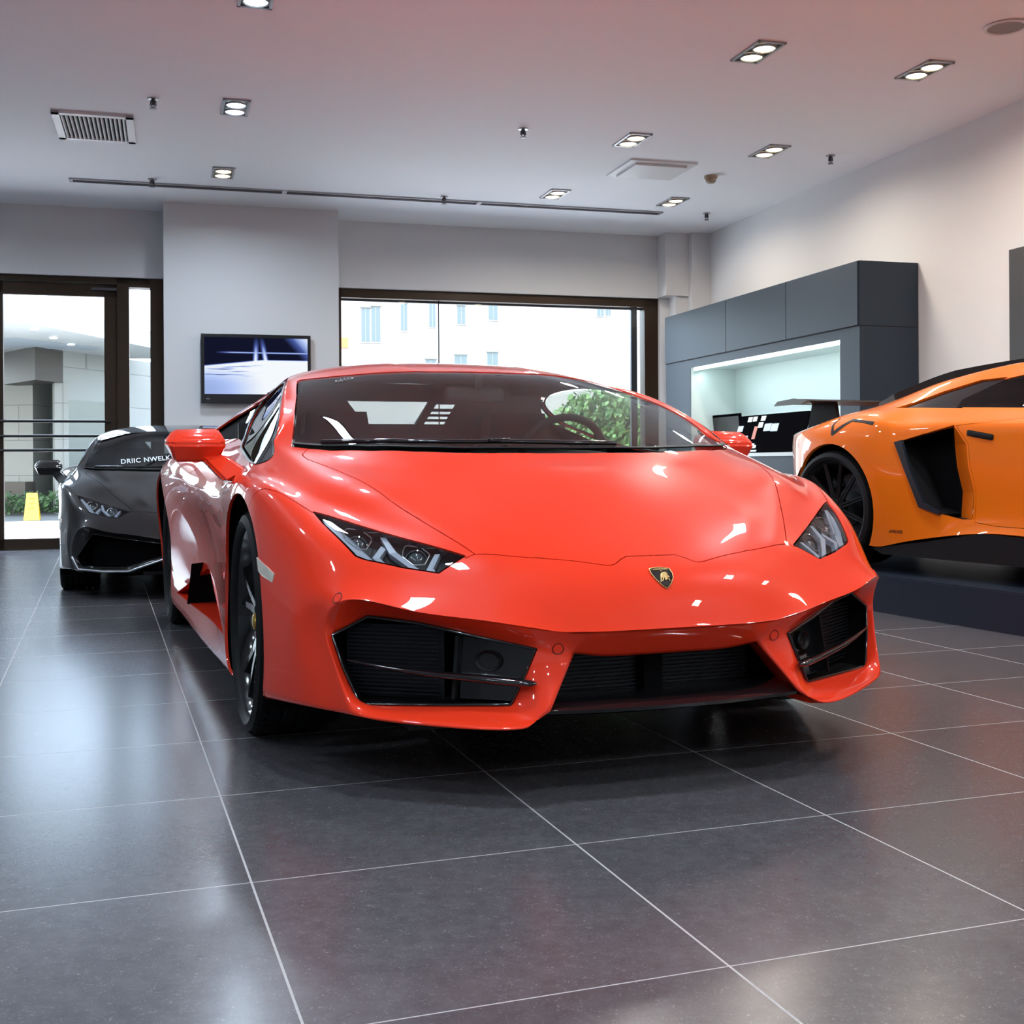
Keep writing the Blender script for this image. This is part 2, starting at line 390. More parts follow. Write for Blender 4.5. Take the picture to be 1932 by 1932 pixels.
def huracan_cage(front):
    R=[list(r) for r in H_ROWS]
    if front!='frame':
        for k,p in HEX_LOW.items(): R[0][k]=p
    R.insert(1,[tuple(p+(q-p)*(.16 if j<=8 else .4) for p,q in zip(x,y)) for j,(x,y) in enumerate(zip(R[0],R[1]))])
    V=[];F=[];MI=[];CR={};VC={}
    nj=13; ni=len(R)
    for r in R:
        assert len(r)==nj, len(r)
        V+=r
    I=lambda i,j:i*nj+j
    for i in range(ni-1):
        for j in range(nj-1):
            F.append([I(i,j),I(i,j+1),I(i+1,j+1),I(i+1,j)]); MI.append(0)
    def v(p): V.append(p); return len(V)-1
    # tail
    cz=[v((0,-3.44,V[I(ni-1,j)][2])) for j in range(8,nj)]
    L=ni-1
    F.append([I(L,j) for j in range(0,9)]+[cz[0]]); MI.append(2)
    for k in range(len(cz)-1):
        F.append([I(L,8+k),I(L,9+k),cz[k+1],cz[k]]); MI.append(2)
    for j in range(0,8): CR[(I(L,j),I(L,j+1))]=.8
    for j in range(8,12): CR[(I(L,j),I(L,j+1))]=.8
    # creases of the upper body
    for j in range(0,8): CR[(I(0,j),I(0,j+1))]=.88
    for i in range(7,10): CR[(I(i,6),I(i+1,6))]=.35
    for i in range(7,14): CR[(I(i,8),I(i+1,8))]=.55
    for i in range(7,15): CR[(I(i,7),I(i+1,7))]=.5
    for i in range(3,7): CR[(I(i,4),I(i+1,4))]=.72
    for i in range(12,15): CR[(I(i,6),I(i+1,6))]=.4
    def f(*a):
        F.append(list(a)); MI.append(1)
    j=lambda k:I(0,k)
    for k in (8,9,10): CR[(j(k),j(k+1))]=.4
    if front=='frame':
        a=[v(p) for p in [(.336,.907,.345),(.46,.833,.372),(.58,.752,.400),(.686,.684,.413),(.766,.645,.367),(.745,.675,.29),(.713,.712,.207),(.55,.806,.211),(.396,.900,.218),(.366,.906,.28)]]
        b7=v((.55,.885,.189)); b8=v((.374,.966,.190)); c0=v((.246,.915,.330)); c1=v((.329,.972,.213))
        d=[v(p) for p in [(0,.908,.316),(.08,.908,.316),(.165,.908,.318)]]
        w0=v((.275,.80,.325)); w1=v((.362,.84,.205)); e=[v(p) for p in [(0,.76,.325),(.08,.76,.325),(.165,.765,.325)]]
        u8=v((.374,.935,.174)); u7=v((.55,.855,.174)); u6=v((.70,.735,.180))
        x=[v(p) for p in [(.37,.55,.19),(.55,.55,.19),(.70,.55,.19)]]
        f(j(0),d[0],d[1],j(1)); f(j(1),d[1],d[2],j(2)); f(j(2),d[2],c0,j(3)); f(j(3),c0,a[0],j(4)); f(j(4),a[0],j(5))
        f(j(5),a[0],a[1],j(6)); f(j(6),a[1],a[2],j(7)); f(j(7),a[2],a[3],j(8)); f(j(8),a[3],a[4],j(9))
        f(j(9),a[4],a[5],j(10)); f(j(10),a[5],a[6],j(11)); f(j(11),a[6],a[7],b7); f(b7,a[7],a[8],b8); f(b8,a[8],a[9],c1); f(c1,a[9],a[0],c0)
        f(b8,u8,u7,b7); f(b7,u7,u6,j(11)); f(u8,x[0],x[1],u7); f(u7,x[1],x[2],u6); f(j(11),u6,j(12)); f(c1,w1,u8,b8); f(c0,w0,w1,c1)
        f(d[0],e[0],e[1],d[1]); f(d[1],e[1],e[2],d[2]); f(d[2],e[2],w0,c0)
        ring=a
        for p,q in zip(a,a[1:]+a[:1]): CR[(p,q)]=1.0
        for p,q in [(c0,c1),(c1,b8),(b8,b7),(b7,j(11))]: CR[(p,q)]=.7
        for p,q in [(d[0],d[1]),(d[1],d[2]),(d[2],c0),(c0,w0),(c1,w1)]: CR[(p,q)]=.9
        for p,q in [(j(9),a[4]),(a[8],b8)]: CR[(p,q)]=.3
        for k in (0,3,4,6,8): VC[a[k]]=1.0
        for k in (c0,c1,b8): VC[k]=.45
        VC[j(4)]=.5
    else:
        a=[v(p) for p in HEX_RING]
        b6=j(11); b7=v((.62,.80,.178)); b8=v((.475,.872,.178)); c1=v((.13,.975,.298)); c0=v((0,.98,.305)); top=v((0,.935,.348))
        u8=v((.455,.84,.180)); u7=v((.61,.765,.180)); u6=v((.75,.65,.186))
        w0=v((0,.80,.31)); w1=v((.15,.80,.295)); w2=v((.38,.80,.18))
        x=[v(p) for p in [(.37,.55,.19),(.55,.55,.19),(.70,.55,.19)]]
        f(j(0),top,a[0],j(2),j(1)) ; f(j(2),a[0],j(4),j(3)); f(j(4),a[0],a[1],j(5)); f(j(5),a[1],j(6)); f(j(6),a[1],a[2],j(7)); f(j(7),a[2],a[3],j(8)); f(j(8),a[3],a[4],j(9))
        f(j(9),a[4],a[5],j(10)); f(j(10),a[5],a[6],j(11)); f(j(11),a[6],a[7],b7); f(b7,a[7],a[8],b8); f(b8,a[8],a[9],c1); 
        f(c1,a[9],a[0],top,c0)
        f(b8,u8,u7,b7); f(b7,u7,u6,j(11)); f(u8,x[0],x[1],u7); f(u7,x[1],x[2],u6); f(j(11),u6,j(12)); f(c0,w0,w1,c1); f(c1,w1,w2,u8,b8)
        ring=a
        for p,q in zip(a,a[1:]+a[:1]): CR[(p,q)]=1.0
        for p,q in [(c0,c1),(c1,b8),(b8,b7),(b7,j(11))]: CR[(p,q)]=.9
        for k in (0,3,4,6,8,9): VC[a[k]]=1.0
        for k in (c1,b8): VC[k]=.6
    for k in range(0,7): CR[(I(k,11),I(k+1,11))]=.5
    return V,F,CR,MI,VC
def circ(y,z,r,x=.9,n=48): return [(x,y+r*math.cos(2*math.pi*k/n),z+r*math.sin(2*math.pi*k/n)) for k in range(n)]
CAM_DIR=(.366,.913,.18)     # from the lamps towards a standing viewer in front of the car
LENS=[(.775,.457,.664),(.735,.488,.647),(.653,.567,.618),(.575,.646,.594),(.461,.757,.56),(.53,.765,.513),(.609,.722,.527),(.686,.668,.543),(.706,.650,.553),(.735,.588,.598),(.758,.524,.628)]
HSEAM=[(0,.823,.544),(.066,.823,.544),(.085,.832,.537),(.105,.845,.528),(.117,.849,.525),(.135,.847,.526),(.28,.800,.543),(.437,.756,.557)]
HSIDE=[(.472,.694,.588),(.507,.632,.617),(.542,.565,.648),(.579,.495,.680),(.615,.417,.713),(.650,.323,.747),(.685,.213,.782),(.721,.090,.818),(.724,.055,.822)]
WBASE=[(.738,-.072,.829),(.70,-.005,.826),(.645,.074,.822),(.55,.160,.816),(.44,.215,.811),(.33,.243,.807),(.25,.253,.806),(.175,.259,.806),(.085,.262,.805),(0,.262,.805)]
WSIDE=[(.738,-.072,.829),(.727,-.124,.856),(.703,-.232,.911),(.672,-.379,.970),(.655,-.462,1.002),(.631,-.60,1.038),(.605,-.735,1.073),(.590,-.752,1.078)]
WTOP=[(.54,-.70,1.084),(.43,-.615,1.093),(.265,-.535,1.10),(.14,-.508,1.10),(0,-.498,1.10)]
WIN=[(0,-.07,.798),(0,-.165,.845),(0,-.243,.899),(0,-.40,.966),(0,-.56,1.020),(0,-.82,1.066),(0,-1.0,1.085),(0,-1.2,1.087),(0,-1.36,1.072),(0,-1.46,1.03),(0,-1.40,.965),(0,-1.25,.915),(0,-1.06,.872),(0,-.95,.845),(0,-.72,.822),(0,-.40,.795),(0,-.25,.785),(0,-.13,.779)]
def smooth_poly(P,k=4,sharp=()):
    n=len(P); out=[]
    for i in range(n):
        a,b,c,d=[np.array(P[(i+q)%n],float) for q in (-1,0,1,2)]
        if i in sharp: a=b-(c-b)
        if (i+1)%n in sharp: d=c+(c-b)
        for t in np.arange(k)/k:
            out.append(tuple(.5*((2*b)+(c-a)*t+(2*a-5*b+4*c-d)*t*t+(3*b-a-3*c+d)*t**3)))
    return out
WIN=smooth_poly(WIN,4,(1,))
DRL=[[(0.761,0.495,0.644),(0.749,0.499,0.645),(0.706,0.572,0.605),(0.662,0.676,0.543),(0.688,0.660,0.546),(0.718,0.598,0.582),(0.745,0.543,0.613)],
 [(0.638,0.632,0.585),(0.630,0.645,0.577),(0.650,0.664,0.556),(0.636,0.697,0.537),(0.650,0.689,0.538),(0.666,0.657,0.556)],
 [(0.635,0.604,0.606),(0.623,0.611,0.605),(0.609,0.665,0.571),(0.561,0.753,0.521),(0.582,0.739,0.525),(0.625,0.662,0.567)],
 [(0.525,0.710,0.566),(0.513,0.715,0.567),(0.540,0.747,0.533),(0.534,0.771,0.518),(0.549,0.763,0.519),(0.556,0.744,0.530)]]
BEZ=[[(0.710,0.544,0.625),(0.704,0.542,0.628),(0.673,0.561,0.625),(0.655,0.593,0.607),(0.657,0.606,0.598),(0.673,0.624,0.578),(0.690,0.616,0.578),(0.712,0.580,0.598),(0.717,0.560,0.610)],
 [(0.586,0.656,0.585),(0.580,0.655,0.588),(0.551,0.674,0.584),(0.537,0.701,0.569),(0.537,0.706,0.565),(0.555,0.726,0.543),(0.580,0.716,0.542),(0.597,0.683,0.561),(0.593,0.667,0.574)]]
PRJ=[(0.690,0.588,0.600),(0.567,0.690,0.567)]
SILL=[(0,-2.05,.205),(0,-1.28,.372),(0,-1.20,.378),(0,-.47,.246),(0,-.42,.232),(0,-.9,.222),(0,-1.6,.205)]
QWIN=[(0,-1.50,1.028),(0,-1.68,1.008),(0,-1.60,.915),(0,-1.46,.925)]
BUTT=[(0,-1.30,1.058),(0,-1.53,1.05),(0,-2.0,.995),(0,-2.35,.945),(0,-2.20,.905),(0,-1.75,.888),(0,-1.40,.885),(0,-1.10,.868),(0,-1.30,.925),(0,-1.45,.965),(0,-1.52,1.03),(0,-1.42,1.075)]
def mirx(o, name, parent):
    """mirrored copy of a part on the other side of the car"""
    me=o.data.copy(); me.transform(Matrix.Diagonal((-1,1,1,1))); me.flip_normals()
    n=bpy.data.objects.new(name,me); C.objects.link(n); n.parent=parent
    n.location=(-o.location.x,o.location.y,o.location.z); n.rotation_euler=(o.rotation_euler.x,-o.rotation_euler.y,-o.rotation_euler.z)
    if o.get('label'): n['label']=o['label']
    return n
def wheel(parent, x, y, z, R, rim, w, style, steer=0.0, name='wheel', mats=None, both=True, tilt=0.0):
    """x = outer face of the tyre; builds the +x side and its mirror image"""
    mt=mats or {}
    out=[]
    s=Matrix.Translation((x,y,z))@Matrix.Rotation(tilt,4,'X')
    d=.028                                # depth of the spoke faces behind the tyre wall
    b=MB()
    b.lathe([(-w*.95,rim*.93),(-w*.9,rim*.95),(-w*.55,rim*.86),(-d-.03,rim*.885),(-d+.004,rim*.965),(-d+.010,rim*.985),(-d+.008,rim*1.005),(-d-.004,rim*1.012)],n=72)
    if style=='five':
        for k in range(5):
            a0=2*math.pi*k/5+.30
            for sgn in (-1,1):
                for (r0,r1,da0,da1,w0,w1,x0,x1) in ((.16,.52,.05,.13,.17,.12,-d-.022,-d-.012),(.50,.955,.13,.205,.12,.085,-d-.012,-d+.002)):
                    A=a0+sgn*da0; B=a0+sgn*da1; rA=rim*r0; rB=rim*r1
                    P=lambda r,a,wd,xx:[(xx,r*math.cos(a)-sg*wd*rim*.5*math.sin(a),r*math.sin(a)+sg*wd*rim*.5*math.cos(a)) for sg in (-1,1)]
                    f=P(rA,A,w0*.62,x0)+P(rB,B,w1*.62,x1)[::-1]; bk=[(p[0]-.03,p[1],p[2]) for p in f]
                    tp=[(p[0]-.008,)+tuple(np.array(p[1:])+ (np.array(p[1:])-np.mean([q[1:] for q in f],0))*.16) for p in f]
                    b.add(f+tp+bk,[[0,1,2,3]]+[[i,(i+1)%4,4+(i+1)%4,4+i] for i in range(4)]+[[4+i,4+(i+1)%4,8+(i+1)%4,8+i] for i in range(4)])
    else:
        for k in range(12):
            a0=2*math.pi*k/12
            for sgn in (-1,1):
                A=a0+sgn*.06; B=a0+sgn*.235
                p0=(-d-.026,rim*.17*math.cos(A),rim*.17*math.sin(A)); p1=(-d-.002,rim*.96*math.cos(B),rim*.96*math.sin(B))
                b.tube([p0,p1],[.0095,.0075],n=6)
    b.cyl((-d-.055,0,0),(-d-.014,0,0),rim*.24,rim*.20,n=40)
    for k in range(5):
        a=2*math.pi*k/5+.3+math.pi/5; b.cyl((-d-.02,rim*.145*math.cos(a),rim*.145*math.sin(a)),(-d-.008,rim*.145*math.cos(a),rim*.145*math.sin(a)),.009,n=8)
    w_o=b.build(name,MAT['black'] if style=='five' else MAT['satin'],parent,smooth=32)
    b=MB(); sw=R-rim
    b.lathe([(-w*.97,rim*.95),(-w-.003,rim+sw*.35),(-w+.006,rim+sw*.80),(-w+.03,R-.003)]+[(-w+.03+(w-.06)*k/23, R-(.008 if k%5==2 else 0)-.004*abs(k/11.5-1)**2) for k in range(24)]+[(-.03,R-.003),(-.006,rim+sw*.80),(.003,rim+sw*.40),(-.004,rim+sw*.12),(-.012,rim*1.0),(-d-.004,rim*.99)],n=96)
    # sipes across the tread shoulder
    for k in range(54):
        a=2*math.pi*k/54
        b.box((-.038,(R-.0015)*math.cos(a),(R-.0015)*math.sin(a)),(.050,.005,.004),rot=Matrix.Rotation(a+math.pi/2,3,'X')@Matrix.Rotation(.25,3,'Z'))
    t=b.build('tyre',MAT['rubber'],None,smooth=35)
    b=MB(); b.cyl((-d-.02,0,0),(-d-.002,0,0),rim*.105,rim*.085,n=24); b.ball((-d-.003,0,0),rim*.08,(.25,1,1),8)
    cp=b.build('centre_cap',mt.get('cap',MAT['gold']),None,smooth=40)
    b=MB(); b.cyl((-w*.62,0,0),(-w*.62+.032,0,0),rim*.72,n=64); b.cyl((-w*.62+.03,0,0),(-w*.62+.06,0,0),rim*.38,n=40)
    ds=b.build('brake_disc',MAT['steel'],None,smooth=40)
    b=MB(); 
    pl=[]
    for k in range(9):
        a=math.radians(112+k*7.5); pl.append((-w*.62-.03,rim*.80*math.cos(a),rim*.80*math.sin(a)))
    for k in range(8,-1,-1):
        a=math.radians(112+k*7.5); pl.append((-w*.62-.03,rim*.52*math.cos(a),rim*.52*math.sin(a)))
    b.prism(pl,(.115,0,0))
    ca=b.build('brake_caliper',mt.get('caliper',MAT['black']),None)
    for o in (t,cp,ds,ca): o.parent=w_o
    w_o.matrix_local=s@Matrix.Rotation(steer,4,'Z'); out.append(w_o)
    if both:
        me=w_o.data.copy(); me.transform(Matrix.Diagonal((-1,1,1,1))); me.flip_normals()
        m=bpy.data.objects.new(name,me); C.objects.link(m); m.parent=parent
        m.matrix_local=Matrix.Translation((-x,y,z))@Matrix.Rotation(tilt,4,'X')@Matrix.Rotation(steer,4,'Z')
        for o in (t,cp,ds,ca):
            q=o.data.copy(); q.transform(Matrix.Diagonal((-1,1,1,1))); q.flip_normals()
            r=bpy.data.objects.new(o.name.split('.')[0],q); C.objects.link(r); r.parent=m
        out.append(m)
    return out
def letters(txt, size, ext, mat_, name, parent, M, font_space=1.0, bold=0.0):
    cu=bpy.data.curves.new(name,'FONT'); cu.body=txt; cu.size=size; cu.extrude=ext; cu.align_x='CENTER'; cu.align_y='CENTER'; cu.space_character=font_space; cu.offset=bold
    t=bpy.data.objects.new('t',cu); C.objects.link(t); dg=bpy.context.evaluated_depsgraph_get(); dg.update()
    me=bpy.data.meshes.new_from_object(t.evaluated_get(dg)); bpy.data.objects.remove(t); bpy.data.curves.remove(cu)
    me.transform(M); me.name=name; me.materials.clear()
    return link(name,me,mat_,parent)
def frame_on(p, n, up=(0,0,1)):
    """matrix: local z = n, local y ~ up, at p"""
    n=Vector(n).normalized(); u=Vector(up); u=(u-n*u.dot(n)).normalized(); x=u.cross(n)
    return Matrix(((x.x,u.x,n.x,p[0]),(x.y,u.y,n.y,p[1]),(x.z,u.z,n.z,p[2]),(0,0,0,1)))
def build_coupe(root, paint, front, level=3, caliper=None):
    V,F,CR,MI,VC=huracan_cage(front)
    co,fs,mi,no=limit_mesh(*full_cage(V,F,CR,MI,VC),level)
    S=Shell(co,fs,mi,no)
    PX=(1,0,0)
    big=lambda L:L
    # --- outlines
    S.cut(18,circ(0,.322,.373),PX,lambda c:c.x>.5 and abs(c.y)<.6,only=[0,1])
    S.cut(18,circ(-2.62,.345,.392),PX,lambda c:c.x>.5 and abs(c.y+2.62)<.6,only=[0])
    S.cut(18,SILL,PX,lambda c:c.x>.8,only=[0])
    S.cut(11,LENS,(.25,.57,.78),lambda c:.4<c.y<.85 and c.z>.48,only=[0])
    S.cut(12,HSEAM[::-1]+[(-.05,.823,0),(-.05,.26,0)]+WBASE[::-1][:-1]+[(.725,.03,.824)]+HSIDE[::-1],(0,0,1),lambda c:c.y>-.1 and c.z>.5,only=[0])
    S.cut(1,[(-.05,.823,.5)]+HSEAM+[(.461,.757,.56),(.575,.646,.59),(.653,.567,.618),(.735,.488,.647),(.775,.457,.66),(.80,.40,.67),(.86,.25,.7),(.92,.125,.7),(1.2,.125,.7),(1.2,1.3,.5),(-.05,1.3,.5)],(0,0,1),lambda c:c.y>.1,only=[0])
    S.cut(13,[(-.05,.262,.815)]+WBASE[::-1]+WSIDE[1:]+WTOP+[(-.05,-.498,1.10)],(0,.30,.95),lambda c:-1<c.y<.35 and c.z>.78,only=[0])
    S.cut(14,WIN,PX,lambda c:c.x>.5 and c.z>.74,only=[0])
    S.cut(22,QWIN,PX,lambda c:c.x>.5 and c.z>.8,only=[0])
    S.cut(15,BUTT,PX,lambda c:c.x>.5 and c.z>.8,only=[0])
    S.cut(16,[(0,-.43,.76),(0,-.44,.60),(0,-.47,.30),(0,-.62,.265),(0,-1.18,.37),(0,-1.28,.40),(0,-1.55,.62),(0,-1.50,.74),(0,-1.20,.80),(0,-.95,.79),(0,-.55,.775)],PX,lambda c:c.x>.6,only=[0])
    S.cut(17,[(-.05,-1.50,1),(.40,-1.53,1),(.46,-2.0,1),(.47,-2.55,1),(.40,-3.05,1),(-.05,-3.1,1)],(0,0,1),lambda c:c.z>.8,only=[0])
    dark=MAT['satin']
    body=S.obj(0,'body_shell',paint,root,True,lip=.009)
    bum=S.obj(1,'front_bumper',paint,root,True,lip=.014)
    S.obj(2,'rear_bumper',paint,root,True)
    S.obj(12,'bonnet',paint,root,True,gap=.0016)
    ws=S.obj(13,'windscreen',MAT['wind'],root,True,gap=.004,lip=.006,lift=-.002)
    wn=S.obj(14,'side_window',MAT['sideglass'],root,False,gap=.010,lip=.003,lift=-.006)
    S.obj(15,'side_air_intake',MAT['matte'],root,False,gap=.0,lip=.0,lift=-.022)
    S.obj(22,'quarter_window',MAT['sideglass'],root,False,gap=.004,lip=.003,lift=-.004)
    dr=S.obj(16,'door',paint,root,False)
    S.obj(17,'engine_cover',MAT['engine_glass'],root,True)
    # --- lamps
    lens=S.obj(11,'headlamp',MAT['lens'],root,False,gap=.0025,lip=.004,label='clear headlamp with grey light guides')
    hs=S.obj(11,'lamp_housing',MAT['satin'],None,False,gap=.0,lip=.0,lift=-.030)
    hw=S.obj(11,'lamp_surround',MAT['black'],None,False,gap=.004,lip=.030,lift=-.0015,lip_only=True)
    for k,o in enumerate(hw): o.parent=lens[k]
    for k,o in enumerate(hs): o.parent=lens[k]
    HS=Shell.__new__(Shell)
    d=Vector(CAM_DIR)
    for pi,pl in enumerate(DRL):
        b=MB(); pts=[]
        for p in pl:
            q,n=S.onto(p,d); pts.append(q-n*.012)
        b.prism(pts,-Vector((.25,.57,.78))*.016)
        o=b.build('light_guide',MAT['lamp_grey'],lens[0]); mirx(o,'light_guide',lens[1])
    for pi,pl in enumerate(BEZ):
        c=sum((Vector(p) for p in pl),Vector())/len(pl)
        pts=[]
        for p in pl:
            q,n=S.onto(p,d); pts.append(q-n*.014)
        b=MB(); b.tube(pts,.0016,n=6,closed=True)
        o=b.build('lamp_bezel',MAT['silver'],lens[0]); mirx(o,'lamp_bezel',lens[1])
        q,n=S.onto(PRJ[pi],d); q=q-n*.036
        b=MB(); b.ball((0,0,0),.0235,(1,1,.75),12); b.lathe([(-.012,.030),(.006,.0285),(.008,.0255),(.0,.0245)],axis='Z',n=32)
        b2=b.build('projector_lens',MAT['projector'],lens[0],smooth=40,M=frame_on(q,d)); mirx(b2,'projector_lens',lens[1])
    detail_coupe(S,root,paint,front)
    return S
def detail_coupe(S,root,paint,front):
    both=lambda o,n: mirx(o,n,root)
    # wheel housings, floor
    for (y,z,r) in ((0,.322,.382),(-2.62,.345,.40)):
        b=MB(); b.lathe([(.885,r),(.55,r),(.55,.03)],n=48,c=(0,y,z))
        bmesh.ops.delete(b.bm,geom=[f for f in b.bm.faces if min(v.co.z for v in f.verts)<.12],context='FACES'); bmesh.ops.delete(b.bm,geom=[v for v in b.bm.verts if not v.link_faces],context='VERTS')
        both(b.build('wheel_housing',MAT['matte'],root,smooth=40),'wheel_housing')
    b=MB(); b.box2((-.54,-3.25,.125),(.54,.52,.20)); b.box2((-.86,-2.18,.115),(.86,-.42,.19))
    b.build('underbody',MAT['matte'],root)
    # ---- front openings
    if front=='frame':
        ring=[(.336,.907,.345),(.46,.833,.372),(.58,.752,.400),(.686,.684,.413),(.766,.645,.367),(.745,.675,.29),(.713,.712,.207),(.55,.806,.211),(.396,.900,.218),(.366,.906,.28)]
    else:
        ring=HEX_RING
    ring=[Vector(p) for p in ring]; c=sum(ring,Vector())/len(ring)
    bk=Vector((-.06,-.17,0)); n=len(ring)
    b=MB(); inn=[c+(p-c)*1.0+Vector((0,-.004,0)) for p in ring]; out=[c+(p-c)*.95+bk for p in ring]
    b.add(inn+out,[[i,(i+1)%n,n+(i+1)%n,n+i] for i in range(n)]+[[n+i for i in range(n)]])
    both(b.build('intake_duct',MAT['matte'],root),'intake_duct')
    b=MB(); b.tube([c+(p-c)*.985+Vector((.001,.004,0)) for p in ring],.0042,n=8,closed=True)
    both(b.build('intake_trim',MAT['black'],root,smooth=50),'intake_trim')
    if front=='frame':
        nrm=Vector((.55,.83,.03)).normalized()
        P=lambda L,back=0:[Vector(p)-nrm*back for p in L]
        # radiator slats behind the outer half
        b=MB(); ax=Vector((-.145,.095,-.006)).normalized()
        for k in range(17):
            z=.225+.0095*k; b.box((.625,.690,z),(.235,.004,.0026),rz=-.60)
        b.box((.615,.676,.30),(.25,.006,.175),rz=-.60)
        both(b.build('radiator',MAT['steel2'],root),'radiator')
        # glossy panel with a round duct in the inner half
        pan=P([(.497,.806,.368),(.431,.848,.356),(.350,.900,.341),(.342,.906,.333),(.348,.906,.316),(.392,.898,.232),(.402,.893,.223),(.506,.830,.225)],.022)
        b=MB(); b.prism(pan,-nrm*.012); both(b.build('intake_panel',MAT['black'],root,bevel=.003),'intake_panel')
        q=Vector((.442,.852,.313))-nrm*.021; M=frame_on(q,nrm)
        b=MB(); b.lathe([(.002,.030),(.007,.0275),(.006,.024),(-.004,.021),(-.008,.012),(-.009,0.0005)],axis='Z',n=32)
        bmesh.ops.transform(b.bm,matrix=Matrix.Diagonal((1.15,.85,1,1)),verts=b.bm.verts[:])
        o=b.build('duct_ring',MAT['satin'],root,smooth=60,M=M); both(o,'duct_ring')
        b=MB(); b.prism(P([(.503,.806,.371),(.497,.812,.371),(.514,.832,.226),(.520,.826,.226)],-.0),-nrm*.05)
        both(b.build('intake_divider',MAT['satin'],root),'intake_divider')
        # blade across the opening
        bl=[(.736,.690,.311),(.66,.742,.298),(.572,.803,.287),(.459,.875,.278),(.395,.915,.273),(.362,.936,.271),(.350,.942,.271)]
        b=MB(); b.tube(bl,[.004,.009,.013,.016,.016,.013,.004],n=14,flat=.62)
        both(b.build('intake_blade',MAT['black'],root,smooth=50),'intake_blade')
        # centre intake: radiators, post, splitter
        b=MB()
        for s_ in (-1,1):
            for k in range(12):
                b.box((s_*.157,.800,.208+.0095*k),(.25,.010,.0030))
            b.box((s_*.157,.790,.26),(.25,.006,.125))
        b.build('centre_radiator',MAT['steel2'],root)
        b=MB(); b.box((0,.81,.265),(.05,.05,.14)); b.box2((-.29,.70,.17),(.29,.80,.205)); b.box2((-.30,.70,.19),(.30,.72,.34)); b.build('centre_post',MAT['matte'],root)
        b=MB(); N=25; prof=[(.70,.205),(.10,.226),(.035,.222),(.012,.216),(.0,.208),(.003,.200),(.02,.194),(.10,.191),(.70,.188)]
        vs=[];fs=[]
        for k in range(N):
            x=-.338+.676*k/(N-1); yf=.990-.040*(abs(x)/.338)**2.2
            for (d,z) in prof: vs.append((x,yf-d*(.45 if d>.2 else 1),z))
        m=len(prof)
        for k in range(N-1):
            for q in range(m-1): fs.append([k*m+q,(k+1)*m+q,(k+1)*m+q+1,k*m+q+1])
        fs+= [[q for q in range(m)],[(N-1)*m+q for q in range(m)]]
        b.add(vs,fs); b.build('front_splitter',MAT['black'],root,smooth=40)
        b=MB(); b.box((.50,.74,.160),(.22,.10,.016)); both(b.build('air_deflector',MAT['satin'],root),'air_deflector')
        sens=[((.75,.687,.459),(.55,.8,.05)),((.290,.950,.345),(.0,1,.0))]
    else:
        b=MB(); 
        b.box((.48,.70,.29),(.46,.02,.16),rz=-.55)
        both(b.build('intake_mesh',MAT['matte'],root),'intake_mesh')
        b=MB(); b.tube([(.0,.985,.312),(.13,.980,.302),(.30,.937,.243),(.470,.878,.182),(.62,.806,.180),(.768,.690,.190),(.806,.645,.268)],[.008]*7,n=8)
        both(b.build('front_lip',MAT['silver'],root,smooth=50),'front_lip')
        b=MB(); b.box2((-.38,.55,.16),(.38,.90,.18)); b.box2((-.40,.70,.18),(.40,.72,.32)); b.build('front_splitter',MAT['satin'],root)
        sens=[]
    for p,nn in sens:
        q,n_=S.onto(p,Vector(nn),.3); M=frame_on(q,n_)
        b=MB(); b.lathe([(-.004,.0155),(.0012,.0150),(.0016,.0128),(-.0012,.0122)],axis='Z',n=28)
        b.cyl((0,0,-.006),(0,0,.0016),.0115,n=28)
        o1=b.build('parking_sensor',paint,root,smooth=40,M=M); o2=both(o1,'parking_sensor')
        b=MB(); b.tube([q+M.to_3x3()@Vector((.0132*math.cos(t),.0132*math.sin(t),.0010)) for t in np.linspace(0,2*math.pi,29)[:-1]],.0013,n=6,closed=True); r1=b.build('sensor_ring',MAT['seam'],o1); mirx(r1,'sensor_ring',o2)
    # side marker lamp
    b=MB(); pl=[(0,.31,.532),(0,.40,.512),(0,.445,.498),(0,.437,.476),(0,.37,.487),(0,.335,.497)]
    top=[]; 
    for p in pl:
        q,n_=S.onto((.95,p[1],p[2]),(1,.15,0),.3); top.append((q,n_))
    m=len(top); b.add([q+n_*.0025 for q,n_ in top]+[q-n_*.01 for q,n_ in top],[[k for k in range(m)]]+[[k,(k+1)%m,m+(k+1)%m,m+k] for k in range(m)])
    o=b.build('side_marker',MAT['marker'],root); mm=both(o,'side_marker')
    for q in (o,mm): q['label']='pale side marker lamp'
    # door mirrors
    b=MB(); front=[(1.048,-.485,.892),(.908,-.485,.896),(1.080,-.475,.852),(1.063,-.425,.842),(.888,-.425,.842),(1.046,-.455,.787),(.912,-.455,.787),(.878,-.480,.848),(1.02,-.435,.862),(.925,-.435,.864)]
    back=[(1.046,-.60,.882),(.908,-.60,.886),(1.072,-.59,.850),(1.040,-.58,.794),(.916,-.58,.794),(.886,-.59,.848)]
    for p in front+back: b.bm.verts.new(p)
    bmesh.ops.convex_hull(b.bm,input=b.bm.verts[:])
    bmesh.ops.dissolve_limit(b.bm,angle_limit=math.radians(4),verts=b.bm.verts[:],edges=b.bm.edges[:])
    bmesh.ops.bevel(b.bm,geom=b.bm.edges[:],offset=.007,segments=3,affect='EDGES')
    mr=b.build('door_mirror',paint,root,smooth=50); m2=both(mr,'door_mirror')
    b=MB(); vs=[(.965,-.44,.800),(.895,-.44,.815),(.895,-.54,.815),(.965,-.54,.800),(.905,-.30,.722),(.838,-.28,.760),(.832,-.42,.765),(.895,-.42,.715)]
